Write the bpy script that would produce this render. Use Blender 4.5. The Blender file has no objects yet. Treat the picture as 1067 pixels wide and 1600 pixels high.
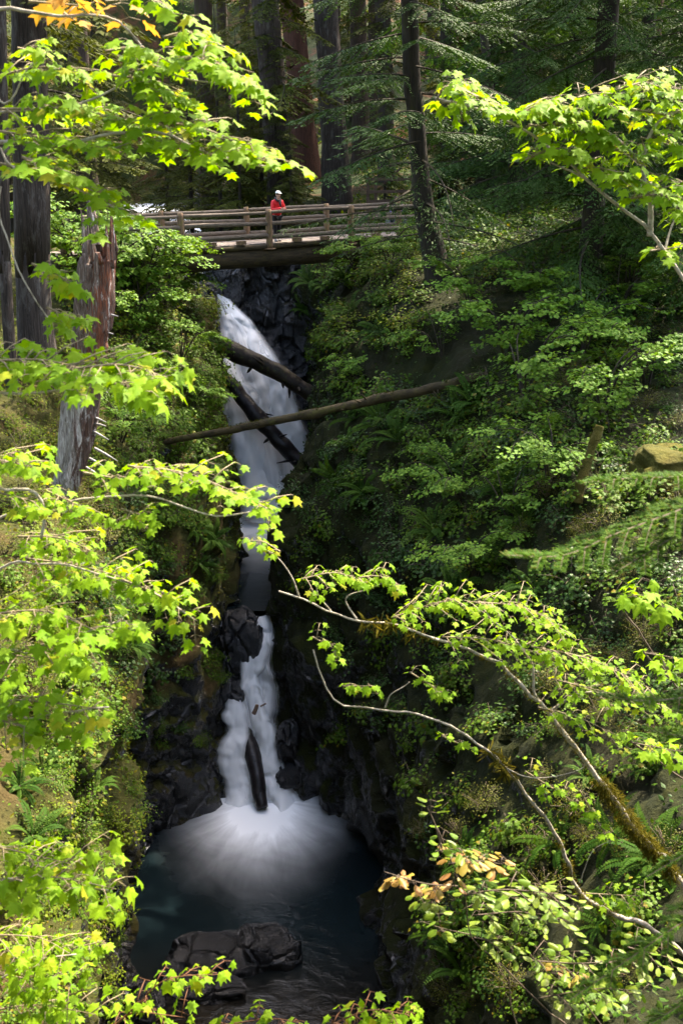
import bpy, math, random
import numpy as np
from mathutils import Vector, Matrix
from mathutils.bvhtree import BVHTree

# ------------------------------------------------------------------ camera, sky, sun, exposure
scene = bpy.context.scene
PITCH = math.radians(18.0)
FPX = 1700.0                      # focal length in photograph pixels (1067 x 1600)
CAM = np.array([0.0, 0.0, 19.0])
cam_data = bpy.data.cameras.new("camera")
cam_data.sensor_fit = 'VERTICAL'
cam_data.sensor_height = 36.0
cam_data.lens = 36.0 * FPX / 1600.0
cam_data.clip_end = 1000.0
cam_data.dof.use_dof = True
cam_data.dof.focus_distance = 33.0
cam_data.dof.aperture_fstop = 4.8
cam = bpy.data.objects.new("camera", cam_data)
cam.location = CAM
cam.rotation_euler = (math.radians(90) - PITCH, 0, 0)
scene.collection.objects.link(cam)
scene.camera = cam

SUN_ELEV = math.radians(57)
SUN_AZ = math.radians(42)         # measured from +Y (view direction) towards +X: ahead and to the right
world = bpy.data.worlds.new("World")
scene.world = world
world.use_nodes = True
wn = world.node_tree
sky = wn.nodes.new("ShaderNodeTexSky")
sky.sky_type = 'NISHITA'
sky.sun_disc = False
sky.sun_elevation = SUN_ELEV
sky.sun_rotation = SUN_AZ
sky.air_density = 1.0
sky.dust_density = 3.0
sky.ozone_density = 0.3
bg = wn.nodes["Background"]
bg.inputs["Strength"].default_value = 0.15
wn.links.new(sky.outputs[0], bg.inputs["Color"])
sun_data = bpy.data.lights.new("sun", 'SUN')
sun_data.energy = 2.5
sun_data.angle = math.radians(0.53)
sun_data.color = (1.0, 0.93, 0.82)
sun = bpy.data.objects.new("sun", sun_data)
sdir = Vector((math.sin(SUN_AZ) * math.cos(SUN_ELEV), math.cos(SUN_AZ) * math.cos(SUN_ELEV), math.sin(SUN_ELEV)))
sun.rotation_euler = sdir.to_track_quat('Z', 'Y').to_euler()
sun.location = (20, 20, 80)
scene.collection.objects.link(sun)
scene.view_settings.view_transform = 'Standard'
scene.view_settings.look = 'None'
scene.view_settings.gamma = 1.0
scene.view_settings.exposure = 3.13
scene.view_settings.use_curve_mapping = False
scene.view_settings.use_white_balance = True
scene.view_settings.white_balance_temperature = 7150
scene.view_settings.white_balance_tint = 11
scene.cycles.use_denoising = True
scene.cycles.max_bounces = 7
scene.cycles.diffuse_bounces = 3
scene.cycles.transmission_bounces = 4
scene.cycles.transparent_max_bounces = 12

# ------------------------------------------------------------------ helpers
rng = np.random.default_rng(7)
random.seed(7)
COL = scene.collection
CP, SP = math.cos(PITCH), math.sin(PITCH)

def P(px, py, Y):
    """the point at depth Y that the photograph shows at pixel (px, py)"""
    t = 800.0 - py
    dy = FPX * CP + t * SP
    dz = -FPX * SP + t * CP
    return np.array([(px - 533.5) / dy * Y, Y, CAM[2] + dz / dy * Y])

def ray(px, py):
    t = 800.0 - py
    return Vector((px - 533.5, FPX * CP + t * SP, -FPX * SP + t * CP)).normalized()

def norm(v):
    v = np.asarray(v, float)
    return v / np.maximum(np.linalg.norm(v, axis=-1, keepdims=True), 1e-9)

def hash3(i, j, k, seed=0):
    h = (i.astype(np.int64) * 374761393 + j.astype(np.int64) * 668265263 + k.astype(np.int64) * 2147483647 + seed * 974634777) & 0xffffffff
    h = ((h ^ (h >> 13)) * 1274126177) & 0xffffffff
    h = ((h ^ (h >> 16)) * 2246822519) & 0xffffffff
    return ((h ^ (h >> 15)) & 0xffffff) / float(0xffffff)

def vnoise(p, seed=0):
    f = np.floor(p).astype(np.int64)
    w = p - f
    w = w * w * (3 - 2 * w)
    r = 0
    for a in (0, 1):
        for b in (0, 1):
            for c in (0, 1):
                wt = (w[:, 0] if a else 1 - w[:, 0]) * (w[:, 1] if b else 1 - w[:, 1]) * (w[:, 2] if c else 1 - w[:, 2])
                r = r + wt * hash3(f[:, 0] + a, f[:, 1] + b, f[:, 2] + c, seed)
    return r * 2 - 1

def fbm(p, octv=4, seed=0):
    r, a = 0, 1.0
    for o in range(octv):
        r = r + a * vnoise(p * (2.03 ** o), seed + o * 11)
        a *= 0.5
    return r

def facets(p, seed=0):
    """broken-rock relief: each cell a tilted plane with its own offset"""
    f = np.floor(p).astype(np.int64)
    best = np.full(len(p), 9.0)
    val = np.zeros(len(p))
    for a in (-1, 0, 1):
        for b in (-1, 0, 1):
            for c in (-1, 0, 1):
                i, j, k = f[:, 0] + a, f[:, 1] + b, f[:, 2] + c
                cx, cy, cz = i + hash3(i, j, k, seed + 1), j + hash3(i, j, k, seed + 2), k + hash3(i, j, k, seed + 3)
                dx, dy, dz = p[:, 0] - cx, p[:, 1] - cy, p[:, 2] - cz
                d = dx * dx + dy * dy + dz * dz
                m = d < best
                best = np.where(m, d, best)
                v = hash3(i, j, k, seed + 4) + (hash3(i, j, k, seed + 5) - .5) * dx * 1.3 + (hash3(i, j, k, seed + 6) - .5) * dz * 1.3
                val = np.where(m, v, val)
    return val - 0.5

def np_mesh(name, V, F, mats=(), mi=None, smooth=True, uv=None, rnd=None):
    """mesh from numpy arrays; F has one row per face (3 or 4 columns)"""
    V = np.asarray(V, np.float32)
    F = np.asarray(F, np.int32)
    me = bpy.data.meshes.new(name)
    n = F.shape[1]
    me.vertices.add(len(V))
    me.vertices.foreach_set("co", V.ravel())
    me.loops.add(F.size)
    me.loops.foreach_set("vertex_index", F.ravel())
    me.polygons.add(len(F))
    me.polygons.foreach_set("loop_start", np.arange(0, F.size, n, dtype=np.int32))
    me.polygons.foreach_set("loop_total", np.full(len(F), n, np.int32))
    for m in mats:
        me.materials.append(m)
    if mi is not None:
        me.polygons.foreach_set("material_index", np.asarray(mi, np.int32))
    me.polygons.foreach_set("use_smooth", np.full(len(F), smooth, bool))
    if uv is not None:
        l = me.uv_layers.new(name="UVMap")
        l.data.foreach_set("uv", np.asarray(uv, np.float32)[F.ravel()].ravel())
    if rnd is not None:
        a = me.attributes.new("rnd", 'FLOAT', 'POINT')
        a.data.foreach_set("value", np.asarray(rnd, np.float32))
    me.update(calc_edges=True)
    me.validate()
    return me

def link(name, data, parent=None, loc=None):
    o = bpy.data.objects.new(name, data)
    COL.objects.link(o)
    if parent is not None:
        o.parent = parent
    if loc is not None:
        o.location = loc
    return o

def tag(o, label=None, cat=None, group=None, kind=None):
    if label: o["label"] = label
    if cat: o["category"] = cat
    if group: o["group"] = group
    if kind: o["kind"] = kind
    return o

class Acc:
    """collects geometry into one mesh"""
    def __init__(s):
        s.V, s.F, s.M, s.R, s.n = [], [], [], [], 0
    def add(s, V, F, m=0, r=0.0):
        V = np.asarray(V, float); F = np.asarray(F, int)
        s.V.append(V); s.F.append(F + s.n)
        s.M.append(np.full(len(F), m)); s.R.append(np.broadcast_to(np.asarray(r, float), (len(V),)))
        s.n += len(V)
    def mesh(s, name, mats, smooth=True):
        return np_mesh(name, np.concatenate(s.V), np.concatenate(s.F), mats, np.concatenate(s.M), smooth, None, np.concatenate(s.R))

def spline(pts, n):
    """Catmull-Rom through pts, n samples"""
    p = np.asarray(pts, float)
    if len(p) == 2:
        t = np.linspace(0, 1, n)[:, None]
        return p[0] * (1 - t) + p[1] * t
    q = np.vstack([2 * p[0] - p[1], p, 2 * p[-1] - p[-2]])
    d = np.r_[0, np.cumsum(np.linalg.norm(np.diff(p, axis=0), axis=1))]
    s = np.linspace(0, d[-1], n)
    i = np.clip(np.searchsorted(d, s, side='right') - 1, 0, len(p) - 2)
    t = ((s - d[i]) / np.maximum(d[i + 1] - d[i], 1e-9))[:, None]
    a, b, c, e = q[i], q[i + 1], q[i + 2], q[i + 3]
    return .5 * ((2 * b) + (-a + c) * t + (2 * a - 5 * b + 4 * c - e) * t ** 2 + (-a + 3 * b - 3 * c + e) * t ** 3)

def tube(path, rad, seg=6, bump=0.0, seed=0, bfreq=6.0):
    """quads -> two triangles each; rad a scalar or one radius per point"""
    p = np.asarray(path, float); n = len(p)
    rad = np.broadcast_to(np.asarray(rad, float), (n,))
    t = norm(np.gradient(p, axis=0))
    ref = np.array([0, 0, 1.0]) if abs(t[:, 2]).mean() < .8 else np.array([0, 1.0, 0])
    a = norm(np.cross(t, ref)); b = np.cross(t, a)
    th = np.linspace(0, 2 * np.pi, seg, endpoint=False)
    V = p[:, None, :] + rad[:, None, None] * (np.cos(th)[None, :, None] * a[:, None, :] + np.sin(th)[None, :, None] * b[:, None, :])
    V = V.reshape(-1, 3)
    if bump:
        c = np.repeat(p, seg, axis=0)
        k = fbm(V * bfreq, 3, seed)
        V = c + (V - c) * (1 + bump * k[:, None])
    i = np.arange(n - 1)[:, None] * seg; j = np.arange(seg)[None, :]; j2 = (j + 1) % seg
    q = np.stack([i + j, i + j2, i + seg + j2, i + seg + j], -1).reshape(-1, 4)
    T = np.vstack([q[:, [0, 1, 2]], q[:, [0, 2, 3]]])
    # caps
    V = np.vstack([V, p[0], p[-1]])
    k0, k1 = n * seg, n * seg + 1
    jj = np.arange(seg); j2 = (jj + 1) % seg
    T = np.vstack([T, np.stack([np.full(seg, k0), j2, jj], 1), np.stack([np.full(seg, k1), (n - 1) * seg + jj, (n - 1) * seg + j2], 1)])
    return V, T

# ------------------------------------------------------------------ materials
def newmat(name):
    m = bpy.data.materials.new(name); m.use_nodes = True
    nt = m.node_tree
    for n in list(nt.nodes): nt.nodes.remove(n)
    out = nt.nodes.new("ShaderNodeOutputMaterial")
    return m, nt, out

def N(nt, typ, **kw):
    n = nt.nodes.new(typ)
    for k, v in kw.items():
        if k.startswith("i_"):
            key = k[2:]
            key = int(key) if key.isdigit() else key.replace("_", " ")
            n.inputs[key].default_value = v
        else:
            setattr(n, k, v)
    return n

def ramp(nt, fac, stops):
    r = nt.nodes.new("ShaderNodeValToRGB")
    while len(r.color_ramp.elements) < len(stops): r.color_ramp.elements.new(.5)
    for e, (p, c) in zip(r.color_ramp.elements, stops):
        e.position = p; e.color = (c, c, c, 1) if isinstance(c, (int, float)) else (*c, 1)
    nt.links.new(fac, r.inputs[0])
    return r.outputs[0]

def mixc(nt, fac, a, b, typ='MIX'):
    m = nt.nodes.new("ShaderNodeMix"); m.data_type = 'RGBA'; m.blend_type = typ
    for s, v in ((0, fac), (6, a), (7, b)):
        if hasattr(v, "links"): nt.links.new(v, m.inputs[s])
        elif isinstance(v, (int, float)): m.inputs[s].default_value = v
        else: m.inputs[s].default_value = (*v, 1)
    return m.outputs[2]

def math_(nt, op, a, b=None, clamp=False):
    m = nt.nodes.new("ShaderNodeMath"); m.operation = op; m.use_clamp = clamp
    for s, v in ((0, a), (1, b)):
        if v is None: continue
        if hasattr(v, "links"): nt.links.new(v, m.inputs[s])
        else: m.inputs[s].default_value = v
    return m.outputs[0]

def noise(nt, vec, scale, detail=4, rough=.55, dist=0.0):
    n = N(nt, "ShaderNodeTexNoise"); n.inputs["Scale"].default_value = scale
    n.inputs["Detail"].default_value = detail; n.inputs["Roughness"].default_value = rough
    n.inputs["Distortion"].default_value = dist
    if vec is not None: nt.links.new(vec, n.inputs["Vector"])
    return n.outputs["Fac"]

def mapping(nt, vec, scale=(1, 1, 1), rot=(0, 0, 0)):
    m = N(nt, "ShaderNodeMapping"); m.inputs["Scale"].default_value = scale; m.inputs["Rotation"].default_value = rot
    nt.links.new(vec, m.inputs["Vector"])
    return m.outputs[0]

def bump(nt, h, strength, dist=.05):
    b = N(nt, "ShaderNodeBump"); b.inputs["Strength"].default_value = strength; b.inputs["Distance"].default_value = dist
    nt.links.new(h, b.inputs["Height"])
    return b.outputs[0]

def leafmat(name, ca, cb, trans=.4, rough=.55, tint=(1.25, 1.25, .6), spec=.3, cc=None):
    m, nt, out = newmat(name)
    at = N(nt, "ShaderNodeAttribute", attribute_name="rnd")
    oi = N(nt, "ShaderNodeObjectInfo")
    r = math_(nt, 'FRACT', math_(nt, 'ADD', at.outputs["Fac"], oi.outputs["Random"]))
    stops = [(0, ca), (.75, cb)] if cc is None else [(0, ca), (.7, cb), (.93, cb), (.97, cc)]
    col = ramp(nt, r, stops)
    tc = N(nt, "ShaderNodeNewGeometry")
    v = noise(nt, tc.outputs["Position"], 9, 2)
    col = mixc(nt, math_(nt, 'MULTIPLY', v, .35), col, tuple(.55 * c for c in ca))
    p = N(nt, "ShaderNodeBsdfPrincipled"); p.inputs["Roughness"].default_value = rough
    p.inputs["Specular IOR Level"].default_value = spec * .35
    nt.links.new(col, p.inputs["Base Color"])
    t = N(nt, "ShaderNodeBsdfTranslucent")
    nt.links.new(mixc(nt, 1.0, col, tint, 'MULTIPLY'), t.inputs["Color"])
    mx = N(nt, "ShaderNodeMixShader"); mx.inputs[0].default_value = trans
    nt.links.new(p.outputs[0], mx.inputs[1]); nt.links.new(t.outputs[0], mx.inputs[2])
    nt.links.new(mx.outputs[0], out.inputs[0])
    return m

def barkmat(name, ca, cb, patch=None, pcol=None, scale=(14, 14, 1.6), rough=.85, bs=.6, coords="Object"):
    m, nt, out = newmat(name)
    tc = N(nt, "ShaderNodeTexCoord")
    v = mapping(nt, tc.outputs[coords], scale)
    n1 = noise(nt, v, 1.0, 6, .6, .6)
    col = ramp(nt, n1, [(.3, ca), (.68, cb)])
    h = n1
    if pcol is not None:
        n2 = noise(nt, mapping(nt, tc.outputs[coords], (1.6, 1.6, .5) if coords == 'Object' and scale[2] < scale[0] else (1, 1, 1)), patch * 1.6, 6, .75)
        col = mixc(nt, ramp(nt, n2, [(.53, 0.0), (.62, .75)]), col, pcol)
    p = N(nt, "ShaderNodeBsdfPrincipled"); p.inputs["Roughness"].default_value = rough
    p.inputs["Specular IOR Level"].default_value = .25
    nt.links.new(col, p.inputs["Base Color"])
    nt.links.new(bump(nt, h, bs, .06), p.inputs["Normal"])
    nt.links.new(p.outputs[0], out.inputs[0])
    return m

def cliffmat(name, moss, moss2, earth, rock, mossy=.5, wet_z=(2.0, 6.0)):
    m, nt, out = newmat(name)
    g = N(nt, "ShaderNodeNewGeometry")
    pos = g.outputs["Position"]
    sx = N(nt, "ShaderNodeSeparateXYZ"); nt.links.new(pos, sx.inputs[0])
    sn = N(nt, "ShaderNodeSeparateXYZ"); nt.links.new(g.outputs["Normal"], sn.inputs[0])
    n1 = noise(nt, pos, .55, 5, .6, .4)
    n2 = noise(nt, pos, 3.2, 6, .65)
    n3 = noise(nt, mapping(nt, pos, (7, 7, 1.6)), 1.6, 6, .6, .5)
    n4 = noise(nt, pos, 30, 6, .75)
    rockc = ramp(nt, n3, [(.25, tuple(.35 * c for c in rock)), (.55, rock), (.8, tuple(2.1 * c for c in rock))])
    mossc = ramp(nt, n2, [(.3, moss), (.7, moss2)])
    mossc = mixc(nt, ramp(nt, n1, [(.5, 0.0), (.66, 1.0)]), mossc, earth)
    # moss where the ground is not a clean wet face: flatter, higher, patchy
    up = math_(nt, 'MULTIPLY', sn.outputs["Z"], .55)
    hz = math_(nt, 'DIVIDE', math_(nt, 'SUBTRACT', sx.outputs["Z"], wet_z[0]), wet_z[1] - wet_z[0], True)
    f = math_(nt, 'ADD', math_(nt, 'ADD', up, math_(nt, 'MULTIPLY', hz, .45)), math_(nt, 'MULTIPLY', math_(nt, 'SUBTRACT', n2, .5), 1.6))
    f = math_(nt, 'ADD', f, math_(nt, 'MULTIPLY', math_(nt, 'SUBTRACT', n1, .5), 1.0))
    fm = ramp(nt, math_(nt, 'ADD', f, mossy - .5), [(.22, 0.0), (.42, 1.0)])
    col = mixc(nt, fm, rockc, mossc)
    p = N(nt, "ShaderNodeBsdfPrincipled")
    nt.links.new(col, p.inputs["Base Color"])
    nt.links.new(ramp(nt, fm, [(0, .24), (1, .95)]), p.inputs["Roughness"])
    nt.links.new(ramp(nt, fm, [(0, .75), (1, .2)]), p.inputs["Specular IOR Level"])
    vo = N(nt, "ShaderNodeTexVoronoi", feature='DISTANCE_TO_EDGE'); vo.inputs["Scale"].default_value = 1.0
    nt.links.new(mapping(nt, mixc(nt, .12, pos, N(nt, "ShaderNodeTexNoise").outputs["Color"]), (1.5, 1.5, .75), (0, .5, .2)), vo.inputs["Vector"])
    vc = N(nt, "ShaderNodeTexVoronoi", feature='F1'); vc.inputs["Scale"].default_value = 1.0
    nt.links.new(mapping(nt, pos, (2.6, 2.6, 1.1), (0, .5, .2)), vc.inputs["Vector"])
    crack = ramp(nt, vo.outputs["Distance"], [(0, 0.0), (.07, 1.0)])
    h = math_(nt, 'ADD', math_(nt, 'MULTIPLY', crack, 1.3), math_(nt, 'MULTIPLY', vc.outputs["Distance"], 1.1))
    h = math_(nt, 'MULTIPLY', h, math_(nt, 'SUBTRACT', 1.0, fm))
    h = math_(nt, 'ADD', math_(nt, 'ADD', h, math_(nt, 'MULTIPLY', n3, .7)), math_(nt, 'ADD', math_(nt, 'MULTIPLY', n4, .6), n2))
    nt.links.new(bump(nt, h, .75, .13), p.inputs["Normal"])
    nt.links.new(p.outputs[0], out.inputs[0])
    return m

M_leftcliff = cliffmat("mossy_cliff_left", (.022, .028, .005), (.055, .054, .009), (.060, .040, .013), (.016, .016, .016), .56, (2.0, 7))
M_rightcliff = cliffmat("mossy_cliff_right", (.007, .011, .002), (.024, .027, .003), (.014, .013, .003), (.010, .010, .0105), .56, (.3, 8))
M_floor = cliffmat("forest_floor", (.018, .028, .006), (.03, .042, .009), (.10, .042, .020), (.04, .024, .014), .8, (8, 14))
M_wetrock = cliffmat("wet_black_rock", (.018, .021, .005), (.028, .030, .006), (.024, .018, .008), (.012, .012, .013), .0, (6, 17))
M_poolrock = cliffmat("wet_pool_boulder", (.03, .034, .007), (.05, .05, .010), (.024, .018, .012), (.017, .0165, .017), -.30, (.2, 6))
M_cushion = cliffmat("moss_cushion", (.045, .048, .006), (.085, .075, .010), (.075, .055, .012), (.02, .02, .02), 1.3, (0, 6))
M_mossrock = cliffmat("mossy_wet_rock", (.03, .036, .006), (.06, .058, .010), (.045, .034, .010), (.020, .020, .021), .22, (8, 17))
M_riverrock = cliffmat("grey_river_rock", (.03, .035, .010), (.04, .04, .010), (.08, .08, .078), (.085, .085, .088), .10, (10, 24))

M_maple = leafmat("maple_leaf_sunlit", (.112, .235, .007), (.195, .325, .014), .45, .55, (1.38, 1.28, .4), .25, (.30, .30, .02))
M_maple_r = leafmat("maple_leaf_fresh", (.110, .230, .008), (.190, .320, .015), .45, .55, (1.38, 1.28, .4), .25, (.28, .29, .02))
M_orange = leafmat("maple_leaf_orange", (.42, .20, .03), (.40, .26, .04), .45, .5, (1.2, 1.0, .6))
M_huck = leafmat("huckleberry_leaf", (.085, .165, .012), (.165, .225, .022), .38, .4, (1.2, 1.1, .5), .5)
M_huckpink = leafmat("huckleberry_leaf_turning", (.27, .13, .045), (.24, .20, .03), .35, .4, (1.1, 1.0, .6), .5)
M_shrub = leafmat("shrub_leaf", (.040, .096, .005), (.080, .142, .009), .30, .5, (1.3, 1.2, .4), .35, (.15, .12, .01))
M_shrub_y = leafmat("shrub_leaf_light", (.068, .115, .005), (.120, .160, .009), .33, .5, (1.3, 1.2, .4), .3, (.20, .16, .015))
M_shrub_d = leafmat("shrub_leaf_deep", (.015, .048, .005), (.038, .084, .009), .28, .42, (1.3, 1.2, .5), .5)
M_vine = leafmat("vine_maple_leaf", (.062, .155, .013), (.130, .230, .020), .32, .5, (1.3, 1.2, .4), .35)
M_fine = leafmat("fine_leaf", (.050, .066, .006), (.090, .100, .011), .3, .5, (1.2, 1.1, .4), .3, (.18, .13, .02))
M_fern = leafmat("fern_frond", (.018, .054, .005), (.042, .084, .008), .28, .6, (1.2, 1.2, .5), .15)
M_needle = leafmat("hemlock_needles", (.017, .050, .009), (.042, .082, .013), .22, .6, (1.2, 1.2, .6), .3)
M_needle_far = leafmat("far_needles", (.026, .040, .007), (.064, .072, .011), .25, .7, (1.2, 1.2, .5), .2)
M_fir = leafmat("fir_needles_near", (.030, .092, .008), (.075, .145, .012), .3, .55, (1.2, 1.2, .5), .15, (.14, .075, .02))
M_moss = leafmat("hanging_moss", (.048, .050, .006), (.110, .092, .012), .3, .9, (1.1, 1.0, .6), .1)
M_bark = barkmat("conifer_bark", (.011, .007, .005), (.055, .036, .024), 1.3, (.032, .030, .008), (20, 20, 1.3), .85, .9)
M_bark_grey = barkmat("grey_bark", (.010, .0075, .006), (.056, .042, .033), 2.2, (.085, .076, .066), (20, 20, 1.3), .85, .9)
M_bark_red = barkmat("cedar_bark", (.022, .009, .005), (.085, .032, .018), None, None, (20, 20, 1.2), .85, .9)
M_bark_dark = barkmat("dark_spruce_bark", (.010, .008, .006), (.035, .027, .018), 1.5, (.03, .032, .008))
M_deadbr = barkmat("dead_branch", (.012, .010, .007), (.04, .032, .018), 2.0, (.045, .042, .010))
M_maplebark = barkmat("pale_maple_bark", (.20, .17, .125), (.40, .36, .29), 14, (.11, .09, .045), (20, 20, 20), .7, .25)
M_mapletwig = barkmat("maple_twig", (.13, .10, .05), (.22, .18, .11), None, None, (20, 20, 20), .7, .1)
M_redtwig = barkmat("red_twig", (.10, .045, .02), (.16, .07, .035), None, None, (20, 20, 20), .7, .1)
M_browntwig = barkmat("brown_twig", (.05, .035, .022), (.13, .10, .07), None, None, (20, 20, 20), .8, .1)

def fracvec(nt):
    return N(nt, "ShaderNodeTexCoord").outputs["Object"]

# ------------------------------------------------------------------ terrain: gorge walls lofted through profiles
LEFT = [
 (-10, [(-.3,17.3),(-1,17.3),(-2,17.3),(-3,17.3),(-4,17.3),(-6,17.4),(-9,17.5),(-14,18),(-25,19)]),
 (1.4, [(-.3,17.2),(-1,17.2),(-2,17.2),(-3,17.1),(-4,17.1),(-6,17.2),(-9,17.4),(-14,18),(-25,19)]),
 (4.0, [(-.3,14.0),(-1,14.0),(-1.6,14.0),(-2.4,13.8),(-3.4,13.8),(-5,14.0),(-8,14.5),(-13,15.5),(-25,17)]),
 (7.0, [(-.3,10.8),(-1.2,10.8),(-2,11),(-2.8,11.3),(-3.6,11.8),(-5,12.6),(-8,13.8),(-13,15),(-25,17)]),
 (11., [(-.3,5),(-1.5,5),(-2.5,5.2),(-3.4,6),(-4.2,8),(-5,9.8),(-7,11.5),(-12,13.5),(-25,16)]),
 (15., [(-.3,-1),(-2,-1),(-3.6,-.5),(-4.4,3),(-4.3,6.5),(-4.7,9),(-6.3,11.2),(-11,13.2),(-25,16)]),
 (18., [(-.3,-1.5),(-3,-1.5),(-4.8,-.8),(-4.9,2.5),(-4.5,6),(-4.4,9),(-5.4,11),(-10,13),(-22,16)]),
 (20.5,[(-.3,-1.5),(-3,-1.5),(-5,-.8),(-4.9,2.5),(-4.5,6),(-4.3,9),(-4.9,11),(-9,12.8),(-22,16)]),
 (22., [(-.3,-1.5),(-3,-1.5),(-5.8,-.8),(-5.8,3),(-5.4,6.5),(-5.2,9.2),(-5.6,11),(-9.5,12.8),(-22,16)]),
 (26., [(-.3,-2),(-3,-2),(-6.3,-1),(-6.3,2),(-6,5),(-5.6,8),(-6,10.5),(-8.5,12.8),(-20,16)]),
 (28.2,[(-.8,-2),(-3,-2),(-5.3,-1),(-5.1,2),(-5.1,5),(-5.2,8),(-5.8,10.5),(-8,13),(-20,16)]),
 (29.3,[(-2.5,-1),(-3,-1),(-4.0,-.5),(-4.15,2),(-4.15,4.5),(-4.6,7.5),(-5.6,10.5),(-7.5,13),(-20,16.5)]),
 (31., [(-2.6,1.6),(-3.1,1.6),(-4.0,2.6),(-4.05,4.8),(-4.05,6.3),(-4.5,8.5),(-5.5,11),(-7.2,13.3),(-20,16.8)]),
 (32.2,[(-2.7,4.2),(-3.2,4.2),(-3.7,4.5),(-3.75,5.6),(-3.9,7),(-4.4,9),(-5.4,11.6),(-7,13.7),(-20,17)]),
 (35., [(-2.8,4.2),(-3.3,4.2),(-3.7,4.8),(-3.75,6.5),(-4.0,9),(-4.7,11.5),(-5.9,13.8),(-9,15.2),(-20,17)]),
 (39., [(-2.8,4.2),(-3.6,4.2),(-4.1,4.8),(-4.2,7.5),(-4.4,10.5),(-4.8,13),(-6.2,14.8),(-10,15.8),(-22,17.5)]),
 (42., [(-3,4.5),(-4,4.8),(-4.7,6),(-4.9,9),(-5.0,11.5),(-5.1,13.4),(-6.5,14.9),(-10,15.8),(-22,17.5)]),
 (44., [(-3,5.0),(-4.2,6.5),(-5,9.5),(-5.3,11.5),(-5.5,13.2),(-5.9,14),(-7.3,15),(-10.5,15.8),(-22,17.5)]),
 (45.7,[(-3,7.5),(-4.2,9.5),(-4.9,12),(-5.2,13.0),(-6.0,13.1),(-6.5,14),(-7.8,15.1),(-10.8,15.8),(-22,17.5)]),
 (46.6,[(-3,14.9),(-4.2,15),(-4.9,14.7),(-5.3,13.4),(-6.3,13.3),(-7,14.3),(-8.2,15.2),(-11,15.9),(-22,17.5)]),
 (50., [(-3,15.2),(-4.4,15.2),(-5.4,14.5),(-6,13.5),(-7.4,13.5),(-8.2,14.5),(-9.8,15.3),(-12.5,16),(-22,17.5)]),
]
RIGHT = [
 (-10, [(-.3,17.3),(1,17.3),(2,17.3),(3,17.3),(4,17.3),(6,17.4),(9,17.5),(14,18),(25,19)]),
 (1.4, [(-.3,17.2),(1,17.2),(2,17.2),(3,17.1),(4,17.1),(6,17.2),(9,17.4),(14,18),(25,19)]),
 (4.0, [(-.3,14),(1,14),(1.6,14),(2.4,13.8),(3.2,13.8),(4.5,14.1),(7,14.8),(13,15.8),(25,17.5)]),
 (7.0, [(-.3,10.8),(.8,10.8),(1.5,11),(2.2,11.4),(3,12.1),(4.5,13),(7,14.2),(13,15.5),(25,17.5)]),
 (11., [(-.3,5),(.8,5.2),(1.5,6),(2.4,7.5),(3.4,9),(4.8,10.6),(7.2,12.5),(13,14.5),(25,17)]),
 (15., [(-.3,-1),(.9,-1),(1.25,1),(1.8,4),(2.8,7),(4.4,9.2),(7,11.6),(12.5,13.8),(25,17)]),
 (20., [(-.3,-1.5),(.9,-1.5),(1.1,.5),(1.4,2.6),(1.9,5),(2.8,8),(5.6,11.4),(12,13.3),(22,16)]),
 (24., [(-.3,-1.5),(.9,-1.5),(1.1,.5),(1.3,2.8),(1.6,5.4),(2.4,8.8),(5.5,12.4),(12,13.7),(22,16.2)]),
 (27., [(-.5,-2),(.6,-1.5),(.8,.5),(.9,3),(1.2,6),(1.9,9.6),(4.9,13),(12,14.2),(22,16.6)]),
 (29., [(-1,-2),(-.2,-1.5),(0,.5),(0,3),(.3,6.3),(1.3,10),(4.4,13.3),(11,14.6),(22,16.8)]),
 (30., [(-2.4,.0),(-1.4,.0),(-1.05,1.5),(-1.1,4),(-.9,7),(.7,10.4),(3.8,13.6),(10,14.8),(22,17)]),
 (32.2,[(-2.7,4.0),(-2.1,4.0),(-1.85,4.8),(-1.8,6),(-1.6,7.6),(.1,10.5),(3.0,14),(9,15.2),(22,17.2)]),
 (35., [(-2.8,4.2),(-2.2,4.2),(-1.9,5),(-1.8,7),(-1.4,9),(-.4,11.6),(1.8,14.7),(7.5,16),(22,17.5)]),
 (37., [(-2.8,4.2),(-2,4.2),(-1.5,5.2),(-1.1,8),(-.85,10.5),(-.35,13.2),(1.7,15.3),(7,16.3),(22,17.6)]),
 (42., [(-3,4.5),(-1.6,4.5),(-1.0,5.5),(-.9,8.5),(-.75,11.5),(-.2,14),(1.0,15.6),(6,16.4),(22,17.8)]),
 (44., [(-3,5.0),(-1.8,5.0),(-1.3,7),(-1.25,9.5),(-1.2,12),(-.8,14.3),(.5,15.7),(6,16.5),(22,18)]),
 (45.7,[(-3,7.5),(-2.4,7.5),(-2.1,9),(-2,11),(-1.8,13),(-1.1,14.7),(.6,15.8),(6,16.6),(22,18)]),
 (46.6,[(-3,14.9),(-2.4,15),(-1.8,15.1),(-1.4,15.2),(-.9,15.3),(0,15.5),(1.5,15.9),(6,16.7),(22,18)]),
 (50., [(-3,15.2),(-2.4,15.2),(-1.8,15.2),(-1.4,15.3),(-.9,15.4),(0,15.6),(1.5,16),(6,16.9),(22,18)]),
]
for st in LEFT: st[1].append((-70, st[1][-1][1] + 5))
for st in RIGHT: st[1].append((70, st[1][-1][1] + 5))

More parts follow.
